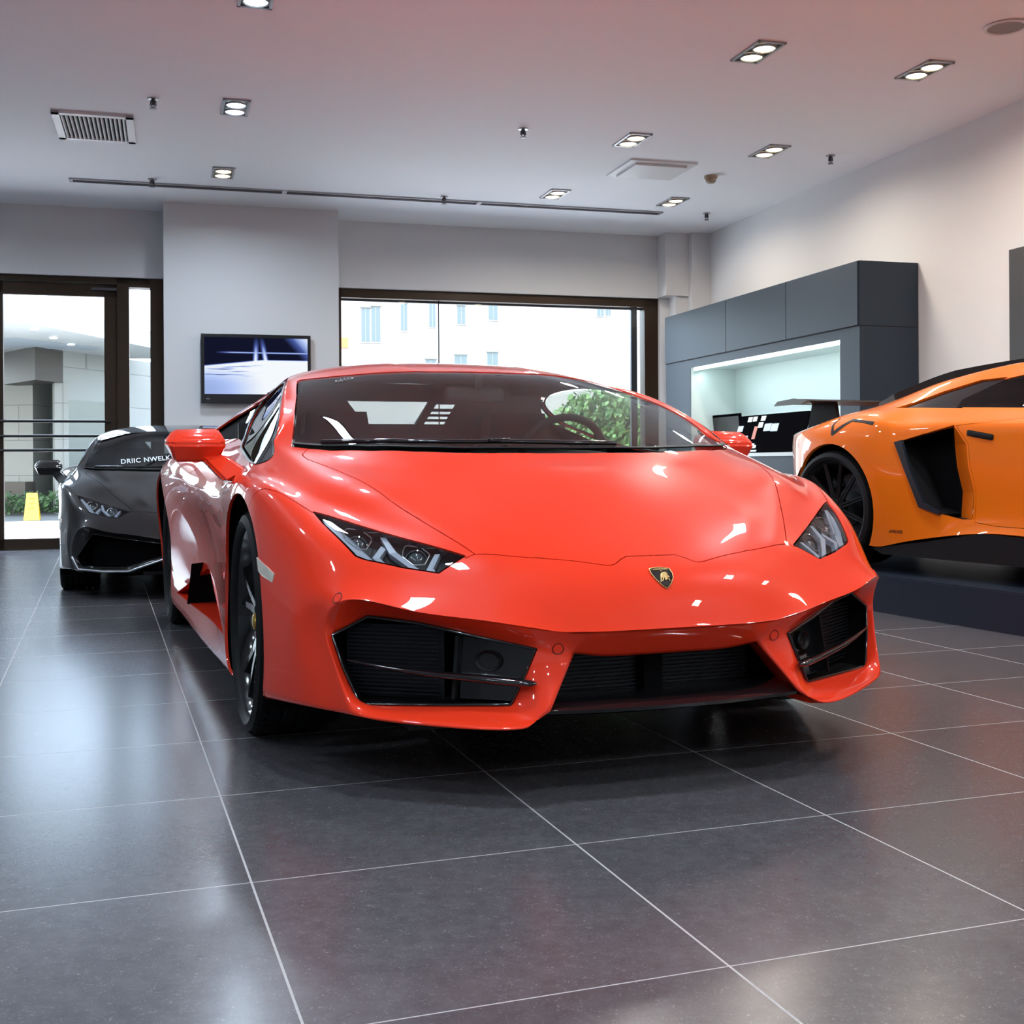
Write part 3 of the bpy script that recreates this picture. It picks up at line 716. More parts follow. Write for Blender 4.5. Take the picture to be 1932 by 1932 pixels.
    b.add(vs,[[0,1,2,3],[4,5,6,7],[0,1,5,4],[1,2,6,5],[2,3,7,6],[3,0,4,7]]); bmesh.ops.recalc_face_normals(b.bm,faces=b.bm.faces[:])
    bmesh.ops.bevel(b.bm,geom=b.bm.edges[:],offset=.010,segments=3,affect='EDGES')
    o=b.build('mirror_arm',paint,mr,smooth=50); mirx(o,'mirror_arm',m2)
    # trim round the side window
    pts=[]
    for p in WIN:
        q,n_=S.onto((.9,p[1],p[2]),(1,0,0),.5); pts.append(q-n_*.001)
    b=MB(); b.tube(pts,.0042,n=8,closed=True); both(b.build('window_trim',MAT['trim'],root,smooth=60),'window_trim')
    # side intake scoop
    sp=[]
    for p in SILL:
        q,n_=S.onto((1.0,p[1],p[2]),(1,0,0),.5); sp.append(q)
    inn=[Vector((p.x-.012-.15*max(0,min(1,(-p.y-.44)/.25)),p.y,p.z+.012)) for p in sp]; m=len(sp)
    b=MB(); b.add(sp+inn,[[k,(k+1)%m,m+(k+1)%m,m+k] for k in range(m)]+[[m+k for k in range(m)]])
    both(b.build('side_scoop',INNER[paint.name],root),'side_scoop')
    b=MB(); b.quad((.915,-1.62,.20),(.73,-1.50,.20),(.73,-1.40,.40),(.915,-1.40,.385)); both(b.build('scoop_dark_sheet',MAT['matte'],root),'scoop_dark_sheet')  # black sheet standing in for the dark depth of the scoop
    # wiper and black strip under the glass
    WB=np.array(WBASE)[::-1]
    def base(x,back,up):
        ax=abs(x); q,n_=S.onto((x,float(np.interp(ax,WB[:,0],WB[:,1]))-back,1.05),(0,.1,1),.5); return q+n_*up
    b=MB(); b.tube([base(x,.012,.001) for x in np.linspace(.725,-.725,50)],.012,n=8,flat=.35); b.build('cowl_strip',MAT['satin'],root,smooth=60)
    wp=[base(x,.022+.016*math.sin((.66-x)/.85*3.0),.010) for x in np.linspace(.66,-.19,24)]
    b=MB(); b.tube(wp,.007,n=8); b.box(wp[13]+Vector((0,0,.004)),(.07,.016,.012),rz=.2,bev=.003); b.build('wiper',MAT['black'],root,smooth=50)
    # cabin
    b=MB(); b.box2((-.72,-1.5,.19),(.72,.15,.24)); b.box2((-.80,-1.50,.24),(-.70,.05,.74)); b.box2((.70,-1.50,.24),(.80,.05,.74)); b.build('cabin_tub',MAT['cabin'],root)
    b=MB(); pr=[(-.70,.50),(-.70,.72),(-.62,.77),(-.30,.79),(.0,.785),(.12,.76),(.12,.50)]
    b.prism([(-.70,y,z) for y,z in pr],(1.40,0,0)); b.ball((-.36,-.50,.775),.20,(1,.7,.25),12)
    b.build('dashboard',MAT['cabin'],root,smooth=40)
    def seat(x):
        b=MB(); b.box((x,-.80,.34),(.50,.52,.16),bev=.05,seg=3)
        pr=[(x-.25,.35),(x-.27,.62),(x-.24,.80),(x-.13,.90),(x-.12,.985),(x+.12,.985),(x+.13,.90),(x+.24,.80),(x+.27,.62),(x+.25,.35)]
        b.prism([(px,-1.02-.20*(pz-.35),pz) for px,pz in pr],(0,-.12,-.02))
        return b.build('seat',MAT['cabin'],root)
    seat(.38); seat(-.38)
    b=MB(); R3=Matrix.Translation((-.36,-.62,.80))@Matrix.Rotation(math.radians(68),4,'X')
    b.tube([(.165*math.cos(a),.165*math.sin(a)*.95,0) for a in np.linspace(0,2*math.pi,40)[:-1]],.015,n=8,closed=True)
    b.box((0,0,-.01),(.30,.045,.02)); b.box((0,-.07,-.01),(.04,.15,.02)); b.ball((0,0,-.01),.05,(1,1,.4),8)
    b.build('steering_wheel',MAT['cabin'],root,smooth=50,M=R3)
    b=MB(); P=lambda L:b.prism([(x,-1.49,z) for x,z in L],(0,.03,0))
    b.box2((-.72,-1.49,.20),(.72,-1.46,.948)); b.box2((-.46,-1.49,1.045),(.46,-1.46,1.12)); b.box2((-.60,-1.49,1.045),(.60,-1.46,1.075))
    for L in ([(.273,1.047),(.194,.946),(.62,.946),(.60,1.047)],[(-.09,1.047),(-.026,.946),(-.062,.946),(-.128,1.047)],[(-.22,1.047),(-.16,.946),(-.62,.946),(-.60,1.047)],[(-.10,1.035),(-.225,1.035),(-.225,1.047),(-.10,1.047)],[(-.10,1.003),(-.21,1.003),(-.21,1.016),(-.10,1.016)],[(-.08,.982),(-.20,.982),(-.20,.992),(-.08,.992)],[(-.07,.960),(-.18,.960),(-.18,.970),(-.07,.970)]): P(L)
    b.build('rear_bulkhead',MAT['cabin'],root)
    b=MB(); b.box((0.005,-.55,1.022),(.225,.03,.058),bev=.02,seg=3); b.cyl((0,-.53,1.04),(0,-.515,1.088),.012,n=10); b.build('rear_view_mirror',MAT['cabin2'],root,smooth=40)
    # exhaust/tail lamps (seen only from behind)
    for s_ in (1,):
        b=MB(); b.prism([(.36,-3.40,.74),(.70,-3.355,.735),(.74,-3.345,.69),(.62,-3.365,.70),(.38,-3.40,.70)],(0,-.015,0)); both(b.build('tail_lamp',MAT['tail'],root),'tail_lamp')
# ------------------------------------------------------------------ orange mid-engined coupe (origin under the rear axle, +y nose)
O_ROWS=[
 [(0,-.92,.80),(.33,-.90,.80),(.52,-.83,.795),(.63,-.755,.790),(.705,-.69,.765),(.715,-.68,.60),(.70,-.66,.40),(.68,-.66,.28)],
 [(0,-.60,.86),(.35,-.58,.86),(.58,-.53,.845),(.75,-.49,.818),(.855,-.45,.770),(.885,-.44,.58),(.87,-.45,.38),(.85,-.45,.25)],
 [(0,-.25,.93),(.36,-.22,.925),(.58,-.2,.900),(.79,-.19,.870),(.935,-.20,.795),(.985,-.2,.58),(.98,-.2,.36),(.95,-.2,.2)],
 [(0,.05,1.0),(.36,.05,.985),(.59,.0,.945),(.81,.03,.906),(.965,.05,.820),(1.01,.05,.58),(1.0,.05,.36),(.97,.05,.18)],
 [(0,.35,1.06),(.37,.33,1.045),(.60,.28,1.01),(.81,.32,.914),(.965,.32,.835),(1.005,.34,.62),(1.0,.34,.34),(.98,.34,.135)],
 [(0,.6,1.09),(.38,.58,1.08),(.61,.53,1.060),(.80,.55,.905),(.95,.53,.805),(.985,.53,.62),(.99,.55,.38),(.985,.55,.163)],
 [(0,1.0,1.125),(.38,.98,1.12),(.61,.95,1.112),(.78,.95,.895),(.935,.93,.805),(.955,.95,.58),(.962,.95,.34),(.98,.95,.226)],
 [(0,1.35,1.136),(.38,1.33,1.135),(.60,1.3,1.122),(.785,1.35,.862),(.92,1.35,.79),(.945,1.35,.55),(.955,1.35,.33),(.975,1.35,.245)],
 [(0,1.75,1.12),(.36,1.75,1.112),(.585,1.75,1.085),(.80,1.8,.83),(.93,1.8,.76),(.955,1.8,.5),(.965,1.8,.3),(.97,1.8,.2)],
 [(0,2.45,.87),(.4,2.40,.87),(.66,2.25,.86),(.82,2.2,.82),(.95,2.2,.74),(.98,2.2,.5),(.975,2.2,.3),(.97,2.2,.16)],
 [(0,2.8,.76),(.4,2.78,.76),(.66,2.7,.78),(.84,2.7,.79),(.96,2.7,.70),(.985,2.7,.5),(.98,2.7,.3),(.97,2.7,.15)],
 [(0,3.3,.60),(.4,3.27,.60),(.66,3.2,.62),(.82,3.15,.62),(.91,3.1,.57),(.93,3.1,.45),(.93,3.1,.3),(.9,3.1,.15)],
 [(0,3.70,.42),(.4,3.63,.42),(.6,3.52,.43),(.74,3.43,.43),(.80,3.38,.42),(.82,3.36,.34),(.82,3.36,.24),(.8,3.34,.15)]]
O_INT=[(0,.531,.715),(0,.72,.757),(0,.914,.797),(0,1.0,.697),(0,1.02,.58),(0,1.06,.45),(0,1.055,.315),(0,.989,.312),(0,.854,.334),(0,.713,.366)]
def build_orange(root, paint):
    V=[];F=[];MI=[];CR={}; nj=8; ni=len(O_ROWS)
    for r in O_ROWS: V+=r
    I=lambda i,j:i*nj+j
    for i in range(ni-1):
        for j in range(nj-1): F.append([I(i,j),I(i+1,j),I(i+1,j+1),I(i,j+1)]); MI.append(0)
    for L,sg in ((0,-1),(ni-1,1)):
        y=V[I(L,0)][1]
        c=[]
        for j in range(3,nj): V.append((0,y+sg*.01,V[I(L,j)][2])); c.append(len(V)-1)
        f=[I(L,j) for j in range(0,4)]+[c[0]]; F.append(f if sg<0 else f[::-1]); MI.append(2)
        for k in range(len(c)-1):
            f=[I(L,3+k),I(L,4+k),c[k+1],c[k]]; F.append(f if sg<0 else f[::-1]); MI.append(2)
        for j in range(nj-1): CR[(I(L,j),I(L,j+1))]=.85
    for i in range(3,9): CR[(I(i,3),I(i+1,3))]=.5
    for i in range(0,9): CR[(I(i,2),I(i+1,2))]=.45
    for i in range(4,8): CR[(I(i,4),I(i+1,4))]=.45
    for j in (3,4,5): CR[(I(5,j),I(5,j+1))]=.3
    co,fs,mi,no=limit_mesh(*full_cage(V,F,CR,MI,None),3)
    S=Shell(co,fs,mi,no); PX=(1,0,0)
    S.cut(18,circ(0,.338,.378),PX,lambda c:c.x>.5 and abs(c.y)<.6,only=[0])
    S.cut(18,circ(2.70,.338,.375),PX,lambda c:c.x>.5 and abs(c.y-2.7)<.6,only=[0])
    S.cut(18,O_INT,PX,lambda c:c.x>.7,only=[0])
    S.cut(14,[(0,.99,1.036),(0,1.25,1.070),(0,1.6,1.062),(0,1.85,1.0),(0,2.10,.87),(0,1.8,.842),(0,1.35,.872),(0,.95,.892),(0,.78,.900),(0,.78,.945)],PX,lambda c:c.x>.4 and c.z>.8,only=[0])
    S.cut(15,[(0,.35,.915),(0,.60,.995),(0,.84,1.045),(0,1.02,1.048),(0,.83,.945),(0,.83,.892),(0,.55,.908)],PX,lambda c:c.x>.4 and c.z>.8,only=[0])
    S.cut(13,[(-.05,1.80,1),(.40,1.79,1),(.56,1.80,1),(.66,2.20,1),(.40,2.36,1),(-.05,2.42,1)],(0,0,1),lambda c:c.z>.8,only=[0])
    S.cut(17,[(-.05,-.22,1),(.42,-.20,1),(.53,.05,1),(.55,.55,1),(.40,.95,1),(-.05,1.0,1)],(0,0,1),lambda c:c.z>.8,only=[0])
    S.cut(16,[(0,.93,.795),(0,1.015,.70),(0,1.035,.58),(0,1.075,.45),(0,1.07,.30),(0,1.2,.285),(0,2.15,.27),(0,2.28,.5),(0,2.2,.72),(0,1.9,.80),(0,1.4,.825)],PX,lambda c:c.x>.6,only=[0])
    dl=[(.013,.875),(-.004,.822),(.022,.762),(.07,.795),(.162,.850),(.278,.832),(.350,.818)]; wd=[.006,.008,.012,.012,.010,.008,.012]
    for k in range(len(dl)-1):
        a=Vector((.95,*dl[k]));b_=Vector((.95,*dl[k+1])); t=(b_-a).normalized(); n_=Vector((0,-t.z,t.y)); a=a-t*.004; b_=b_+t*.004
        S.cut(30,[a+n_*wd[k],b_+n_*wd[k+1],b_-n_*wd[k+1],a-n_*wd[k]],(1,0,.35),lambda c:c.x>.7,only=[0])
    S.obj(0,'body_shell',paint,root,True,lip=.02)
    S.obj(2,'end_panel',MAT['satin'],root,True)
    S.obj(30,'emblem_stripe',MAT['satin'],root,False,gap=0,lip=0,lift=.002,label='black angular emblem stripe')
    S.obj(14,'side_window',MAT['dark_glass'],root,False,gap=.002,lip=.003,lift=-.004)
    S.obj(15,'quarter_panel',MAT['black'],root,False,gap=.002,lip=.004,lift=-.01)
    S.obj(13,'windscreen',MAT['dark_glass'],root,True,gap=.004,lip=.004,lift=-.002)
    S.obj(17,'engine_cover',MAT['satin'],root,True,gap=.004,lip=.07,lift=.05,label='black raised engine cover')
    S.obj(16,'door',paint,root,False)
    b=MB(); 
    for k in range(5): b.box((0,.02+.17*k,1.045+.022*k),(.62,.10,.012),rot=Matrix.Rotation(.10,3,'X'))
    b.build('engine_louvre',MAT['matte'],root)
    both=lambda o,n: mirx(o,n,root)
    # intake duct
    sp=[]
    for p in O_INT:
        q,n_=S.onto((1.1,p[1],p[2]),(1,0,0),.5); sp.append(q)
    inn=[Vector((p.x-(.10 if p.y>.95 else .15),p.y+(-.17 if p.y>.95 else (-.10 if p.y>.88 else .03)),p.z)) for p in sp]; m=len(sp)
    Fq=[[k,(k+1)%m,m+(k+1)%m,m+k] for k in range(m)]
    def wall(ks,name,m_):
        b=MB(); b.add(sp+inn,[Fq[k] for k in ks]); bmesh.ops.delete(b.bm,geom=[v for v in b.bm.verts if not v.link_faces],context='VERTS'); both(b.build(name,m_,root),name)
    wall((2,3,4,5),'intake_ramp',INNER[paint.name]); wall((6,7,8,9,0,1),'intake_wall',MAT['satin'])
    b=MB(); b.add(inn,[list(range(m))]); both(b.build('intake_mesh',MAT['matte'],root),'intake_mesh')
    b=MB(); fr=[(.531,.716),(.585,.727),(.650,.56),(.748,.388),(.860,.346),(.856,.330),(.713,.364),(.615,.55)]
    b.prism([(.972,y,z) for y,z in fr],(.018,0,0)); both(b.build('intake_frame',MAT['blueblack'],root),'intake_frame')
    # sills, underbody, housings
    b=MB(); pr=[(.345,.125),(.76,.185),(1.12,.244),(1.42,.235),(2.3,.17),(2.3,.095),(.42,.095)]
    b.prism([(.93,y,z) for y,z in pr],(.045,0,0)); both(b.build('side_skirt',MAT['satin'],root),'side_skirt')
    b=MB(); b.box2((-.88,.42,.10),(.88,2.28,.24)); b.box2((-.60,-.62,.12),(.60,3.3,.25)); b.build('underbody',MAT['matte'],root)
    for y in (0,2.70):
        b=MB(); b.lathe([(.955,.385),(.6,.385),(.6,.03)],n=48,c=(0,y,.338))
        bmesh.ops.delete(b.bm,geom=[f for f in b.bm.faces if min(v.co.z for v in f.verts)<.12],context='FACES'); bmesh.ops.delete(b.bm,geom=[v for v in b.bm.verts if not v.link_faces],context='VERTS')
        both(b.build('wheel_housing',MAT['matte'],root,smooth=40),'wheel_housing')
    wheel(root,.992,0,.338,.338,.280,.33,'mesh',mats={'cap':MAT['satin']})
    wheel(root,.97,2.70,.330,.330,.262,.25,'mesh',mats={'cap':MAT['satin']})
    # rear wing
    b=MB(); pr=[(-.70,.985),(-.66,.998),(-.50,1.010),(-.40,1.004),(-.36,.992),(-.50,.985)]
    b.prism([(-.84,y,z) for y,z in pr],(1.68,0,0))
    for s_ in (-1,1): b.prism([(s_*.84,y,z) for y,z in ((-.70,.972),(-.66,1.0),(-.50,1.012),(-.36,.994),(-.42,.975))],(s_*.012,0,0))
    w=b.build('rear_wing',MAT['carbon'],root)
    for s_ in (-1,1):
        b=MB(); b.prism([(s_*.56-.012,y,z) for y,z in ((-.72,.78),(-.40,.80),(-.44,.99),(-.66,.99))],(.024,0,0)); b.build('wing_support',MAT['satin'],root)
    b=MB(); b.box((.985,1.09,.742),(.010,.17,.030),rot=Matrix.Rotation(-.17,3,'X'),bev=.008)
    q,n_=S.onto((1.1,1.09,.742),(1,0,0),.5)
    o=b.build('door_handle',MAT['satin'],root); o.location.x=q.x-.982; both(o,'door_handle')
    # small lettering low on the rear wing panel
    q,n_=S.onto((1.2,.52,.226),(1,0,0),.5)
    M=Matrix(((0,0,1,q.x+.0006),(1,0,0,.52),(0,1,0,.226),(0,0,0,1)))
    letters('SUPERVELOCE',.022,.0004,MAT['satin'],'lettering',root,M,1.0,.0005)
    return S
# ------------------------------------------------------------------ the showroom.  Room axes are turned 16 degrees against the camera
RZ=math.radians(16); CH=3.17
def RM(x,y,z=0): return Vector((x*math.cos(RZ)-y*math.sin(RZ),x*math.sin(RZ)+y*math.cos(RZ),z))
def place(o,x,y,z=0,rz=0): o.location=RM(x,y,z); o.rotation_euler.z=RZ+rz; return o
def struct(o): o['kind']='structure'; return o
def white_wall(name,col,rough=.7,scale=30):
    m=mat(name,col,rough,spec=.3); n,l,b=nodes(m)
    tc=n.new('ShaderNodeTexCoord'); no=n.new('ShaderNodeTexNoise'); no.inputs['Scale'].default_value=scale; no.inputs['Detail'].default_value=4
    bp=n.new('ShaderNodeBump'); bp.inputs['Strength'].default_value=.03; bp.inputs['Distance'].default_value=.002
    l.new(tc.outputs['Object'],no.inputs['Vector']); l.new(no.outputs['Fac'],bp.inputs['Height']); l.new(bp.outputs[0],b.inputs['Normal'])
    return m
W_=white_wall('wall_paint',(.73,.735,.74)); CE=white_wall('ceiling_paint',(.92,.93,.95))
# floor: real tile layout (long columns, square tiles), lighter joints
def floor_mat():
    m=mat('floor_tiles',(.05,.05,.055),.33,spec=.5); n,l,b=nodes(m)
    uv=n.new('ShaderNodeUVMap'); sp=n.new('ShaderNodeSeparateXYZ'); l.new(uv.outputs[0],sp.inputs[0])
    def M(op,a,b_=None):
        x=n.new('ShaderNodeMath'); x.operation=op
        for i,v in enumerate((a,b_)):
            if v is None: continue
            if isinstance(v,(int,float)): x.inputs[i].default_value=v
            else: l.new(v,x.inputs[i])
        return x.outputs[0]
    def edge(o,w):
        fr=M('FRACT',o); d=M('MINIMUM',fr,M('SUBTRACT',1.0,fr)); return M('LESS_THAN',d,w)
    ex=edge(sp.outputs[0],.0034); ey=edge(sp.outputs[1],.0024); g=M('MAXIMUM',ex,ey)
    ci=n.new('ShaderNodeCombineXYZ'); l.new(M('FLOOR',sp.outputs[0]),ci.inputs[0]); l.new(M('FLOOR',sp.outputs[1]),ci.inputs[1])
    wn=n.new('ShaderNodeTexWhiteNoise'); wn.noise_dimensions='3D'; l.new(ci.outputs[0],wn.inputs['Vector'])
    tc=n.new('ShaderNodeTexCoord')
    n1=n.new('ShaderNodeTexNoise'); n1.inputs['Scale'].default_value=7; n1.inputs['Detail'].default_value=8; n1.inputs['Roughness'].default_value=.65; l.new(tc.outputs['Object'],n1.inputs['Vector'])
    n2=n.new('ShaderNodeTexNoise'); n2.inputs['Scale'].default_value=130; n2.inputs['Detail'].default_value=2; n2.inputs['Roughness'].default_value=.5; n2.inputs['Distortion'].default_value=2.0; l.new(tc.outputs['Object'],n2.inputs['Vector'])
    r1=n.new('ShaderNodeValToRGB'); r1.color_ramp.elements[0].position=.3; r1.color_ramp.elements[0].color=(.070,.066,.071,1); r1.color_ramp.elements[1].position=.75; r1.color_ramp.elements[1].color=(.086,.081,.086,1); l.new(n1.outputs['Fac'],r1.inputs[0])
    r2=n.new('ShaderNodeValToRGB'); r2.color_ramp.elements[0].position=.61; r2.color_ramp.elements[0].color=(0,0,0,1); r2.color_ramp.elements[1].position=.76; r2.color_ramp.elements[1].color=(1,1,1,1); l.new(n2.outputs['Fac'],r2.inputs[0])
    n3=n.new('ShaderNodeTexNoise'); n3.inputs['Scale'].default_value=26; n3.inputs['Detail'].default_value=9; n3.inputs['Roughness'].default_value=.75; l.new(tc.outputs['Object'],n3.inputs['Vector'])
    r3=n.new('ShaderNodeMapRange'); r3.inputs[1].default_value=.3; r3.inputs[2].default_value=.7; r3.inputs[3].default_value=.78; r3.inputs[4].default_value=1.22; l.new(n3.outputs['Fac'],r3.inputs[0])
    mx=n.new('ShaderNodeMix'); mx.data_type='RGBA'; l.new(M('MULTIPLY',r2.outputs[0],.8),mx.inputs[0]); l.new(r1.outputs[0],mx.inputs[6]); mx.inputs[7].default_value=(.22,.21,.215,1)
    tv=n.new('ShaderNodeMix'); tv.data_type='RGBA'; tv.blend_type='MULTIPLY'; tv.inputs[0].default_value=1.0; l.new(mx.outputs[2],tv.inputs[6])
    sc=n.new('ShaderNodeCombineXYZ'); k=M('MULTIPLY',r3.outputs[0],M('ADD',M('MULTIPLY',wn.outputs[0],.24),.88))
    for i in range(3): l.new(k,sc.inputs[i])
    l.new(sc.outputs[0],tv.inputs[7])
    gm=n.new('ShaderNodeMix'); gm.data_type='RGBA'; l.new(g,gm.inputs[0]); l.new(tv.outputs[2],gm.inputs[6]); gm.inputs[7].default_value=(.42,.40,.39,1)
    l.new(gm.outputs[2],b.inputs['Base Color'])
    rr=M('ADD',M('MULTIPLY',n3.outputs['Fac'],.06),M('ADD',.215,M('MULTIPLY',g,.3))); l.new(rr,b.inputs['Roughness'])
    bp=n.new('ShaderNodeBump'); bp.inputs['Strength'].default_value=.02; bp.inputs['Distance'].default_value=.001; l.new(n2.outputs['Fac'],bp.inputs['Height']); l.new(bp.outputs[0],b.inputs['Normal'])
    return m
def floor():
    k=.955; th=math.radians(18.9); u=Vector((-math.sin(th),math.cos(th),0)); nn=Vector((math.cos(th),math.sin(th),0))
    cols=[-.360,.272,.953,1.571,2.229,2.855,3.48]; cols=[cols[0]-.640*i for i in range(9,0,-1)]+cols+[cols[-1]+.640*i for i in range(1,8)]
    rows=[1.700,2.353,2.995,3.605,4.225,4.843]; rows=[rows[0]-.628*i for i in range(12,0,-1)]+rows+[rows[-1]+.62*i for i in range(1,16)]
    V=[];F=[];UV=[]
    for i,c in enumerate(cols):
        for j,r in enumerate(rows): V.append(nn*c*k+u*r*k); UV.append((i,j))
    nr=len(rows)
    for i in range(len(cols)-1):
        for j in range(nr-1): F.append([i*nr+j,(i+1)*nr+j,(i+1)*nr+j+1,i*nr+j+1])
    o=raw('floor',V,F,floor_mat()); me=o.data; ul=me.uv_layers.new(name='UVMap')
    for p in me.polygons:
        for li in p.loop_indices: ul.data[li].uv=UV[me.loops[li].vertex_index]
    struct(o)
floor()
XL,XR,YB,YF=-5.2,5.453,11.65,-4.4
def wallbox(name,boxes,m=W_):
    b=MB()
    for (x0,x1,y0,y1,z0,z1) in boxes: b.box2((x0,y0,z0),(x1,y1,z1))
    return struct(place(b.build(name,m),0,0))
wallbox('ceiling',[(XL-.3,6.9,YF-.3,YB+.4,CH,CH+.25)],CE)
DX0,DX1,DZ=-3.05,-.026,2.537
WX0,WX1,WZ0,WZ1=1.55,5.012,.30,2.515
wallbox('wall_back',[(DX0-.25,DX0,YB,YB+.3,-.05,CH),(XL-.3,XL+.15,YB,YB+.3,-.05,CH),(XL,DX0-.2,YB,YB+.3,-.05,CH),(DX0,DX1,YB,YB+.3,DZ,CH),(DX1,WX0,YB,YB+.3,-.05,CH),(WX0,WX1,YB,YB+.3,WZ1,CH),(WX0,WX1,YB,YB+.3,-.05,WZ0),(WX1,XR+.3,YB,YB+.3,-.05,CH)])
wallbox('wall_pillar',[(-.024,1.561,11.22,YB+.02,-.02,CH+.02)])
wallbox('wall_corner',[(5.115,5.25,11.47,YB+.02,-.02,2.53),(4.99,5.25,11.43,YB+.02,2.52,CH+.02),(5.25,XR+.02,11.36,YB+.02,-.02,CH+.02)])
wallbox('wall_right',[(XR,XR+.3,6.42,YB+.3,-.05,CH+.1),(XR,6.9,6.42,6.55,-.05,CH+.1),(6.6,6.9,YF-.3,6.55,-.05,CH+.1)])
wallbox('wall_left',[(XL-.3,XL,YF-.3,YB+.3,-.05,CH+.1)],white_wall('unseen_wall_grey',(.30,.31,.33)))  # unseen wall, greyed to darken its reflection in the red car
wallbox('wall_front',[(XL-.3,6.9,YF-.3,YF,-.05,CH+.1)])
# skirting along right wall
b=MB(); b.box2((XR-.012,6.42,0),(XR,7.77,.08)); struct(place(b.build('baseboard_right',MAT['satin']),0,0))
# ---- glazing
MAT['bronze']=mat('bronze_frame',(.040,.023,.012),.38,.25,spec=.4)
MAT['pane']=glass('window_glass',(.95,.97,.96),1.45)
def window():
    y0=YB+.05
    fr=empty('window_1'); place(fr,0,0); fr['kind']='structure'
    b=MB()
    b.box2((WX0,y0,2.425),(WX1,y0+.14,WZ1)); b.box2((4.86,y0,WZ0),(WX1,y0+.14,WZ1)); b.box2((WX0,y0,WZ0),(WX1,y0+.14,WZ0+.09)); b.box2((WX0,y0,WZ0),(WX0+.102,y0+.14,WZ1))
    f=b.build('window_frame',MAT['bronze'],fr)
    b=MB(); b.box2((4.742,y0+.09,WZ0+.09),(4.81,y0+.13,2.425)); b.box2((WX0+.1,y0+.10,2.405),(4.86,y0+.13,2.427)); b.build('glazing_bead',MAT['steel'],fr)
    b=MB(); b.box2((2.640,y0+.055,WZ0+.09),(2.650,y0+.075,2.43)); b.build('glazing_joint',MAT['satin'],fr)
    b=MB(); b.quad((WX0+.1,y0+.065,WZ0+.09),(4.86,y0+.065,WZ0+.09),(4.86,y0+.065,2.425),(WX0+.1,y0+.065,2.425)); b.build('pane',MAT['pane'],fr)
window()
def door():
    y0=YB+.05
    d=empty('door_1'); place(d,0,0); d['kind']='structure'
    b=MB()
    b.box2((DX0,y0,2.485),(DX1,y0+.16,DZ)); b.box2((-.148,y0-.01,0),(DX1,y0+.16,DZ)); b.box2((-.445,y0,0),(-.338,y0+.16,DZ)); b.box2((-.34,y0,2.452),(-.15,y0+.16,DZ)); b.box2((-.34,y0,0),(-.15,y0+.16,.115)); b.box2((DX0,y0,0),(DX0+.1,y0+.16,DZ))
    b.build('door_frame',MAT['bronze'],d)
    for (x0,x1) in ((-1.557,-.443),(-2.66,-1.559)):
        b=MB(); yl=y0+.04
        sw=.115; ls=.118 if x0>-2 else .11
        b.box2((x0,yl,2.36),(x1,yl+.06,2.48)); b.box2((x0,yl,.012),(x1,yl+.06,.112)); b.box2((x1-ls,yl,.012),(x1,yl+.06,2.48)); b.box2((x0,yl,.012),(x0+ls,yl+.06,2.48))
        lf=b.build('door_leaf',MAT['bronze'],d)
        b=MB(); b.quad((x0+ls,yl+.03,.112),(x1-ls,yl+.03,.112),(x1-ls,yl+.03,2.36),(x0+ls,yl+.03,2.36)); b.build('pane',MAT['pane'],lf)
        for z in (1.192,1.056,.925):
            b=MB(); b.cyl((x0+.07,yl-.055,z),(x1-.06,yl-.055,z),.0135,n=12)
            for xx in (x0+.09,x1-.085): b.cyl((xx,yl-.055,z),(xx,yl+.01,z),.009,n=10)
            b.build('push_bar',MAT['bar'],lf,smooth=40)
        b=MB(); b.box((x1-.10,yl-.012,2.43),(.26,.03,.025)); b.build('door_closer',MAT['steel'],lf)
    b=MB(); b.quad((-.34,y0+.07,.115),(-.15,y0+.07,.115),(-.15,y0+.07,2.452),(-.34,y0+.07,2.452)); b.build('pane',MAT['pane'],d)
    b=MB(); b.box2((DX0,YB-.02,-.004),(DX1,YB+.29,.010)); struct(place(b.build('trim_1',MAT['silver']),0,0))
MAT['bar']=mat('dark_handle',(.06,.055,.05),.28,.9)
door()
# ---- ceiling fittings
MAT['fit']=mat('lamp_frame',(.42,.42,.44),.35,.8); MAT['recess']=mat('lamp_recess',(.03,.026,.018),.35,.5)
def bulb_mat(name,col,es):
    m=mat(name,(.9,.9,.9),.3,emit=col,es=es); return m
MAT['warm']=bulb_mat('warm_bulb',(1.0,.80,.45),9); MAT['cool']=bulb_mat('cool_bulb',(.70,.88,1.0),12)
WARM=(1.0,.87,.72); COOL=(.70,.85,1.0)
def downlight(x,y,bulb,label,col,power,tilt):
    r=empty('downlight',label=label,cat='ceiling light',group='twin recessed downlights'); place(r,x,y,CH)
    b=MB(); w,h_=.178,.355; t=.016
    for (a,c_) in (((-w/2,-h_/2),(w/2,-h_/2+t)),((-w/2,h_/2-t),(w/2,h_/2)),((-w/2,-h_/2),(-w/2+t,h_/2)),((w/2-t,-h_/2),(w/2,h_/2))): b.box2((a[0],a[1],-.010),(c_[0],c_[1],.0))
    b.build('frame',MAT['fit'],r)
    b=MB(); b.box2((-w/2+t,-h_/2+t,-.0035),(w/2-t,h_/2-t,-.001)); b.build('recess',MAT['recess'],r)
    for s in (-1,1):
        b=MB(); b.lathe([(-.0150,.0005),(-.0145,.052),(-.010,.062)],axis='Z',n=32,c=(0,s*.078,0)); 
        o=b.build('bulb',bulb,r,smooth=40); o.rotation_euler.x=0
        b=MB(); b.lathe([(-.017,.062),(-.017,.067),(-.004,.071)],axis='Z',n=32,c=(0,s*.078,0)); b.build('bulb_ring',MAT['fit'],r,smooth=40)
    lamp(x,y,col,power,tilt)
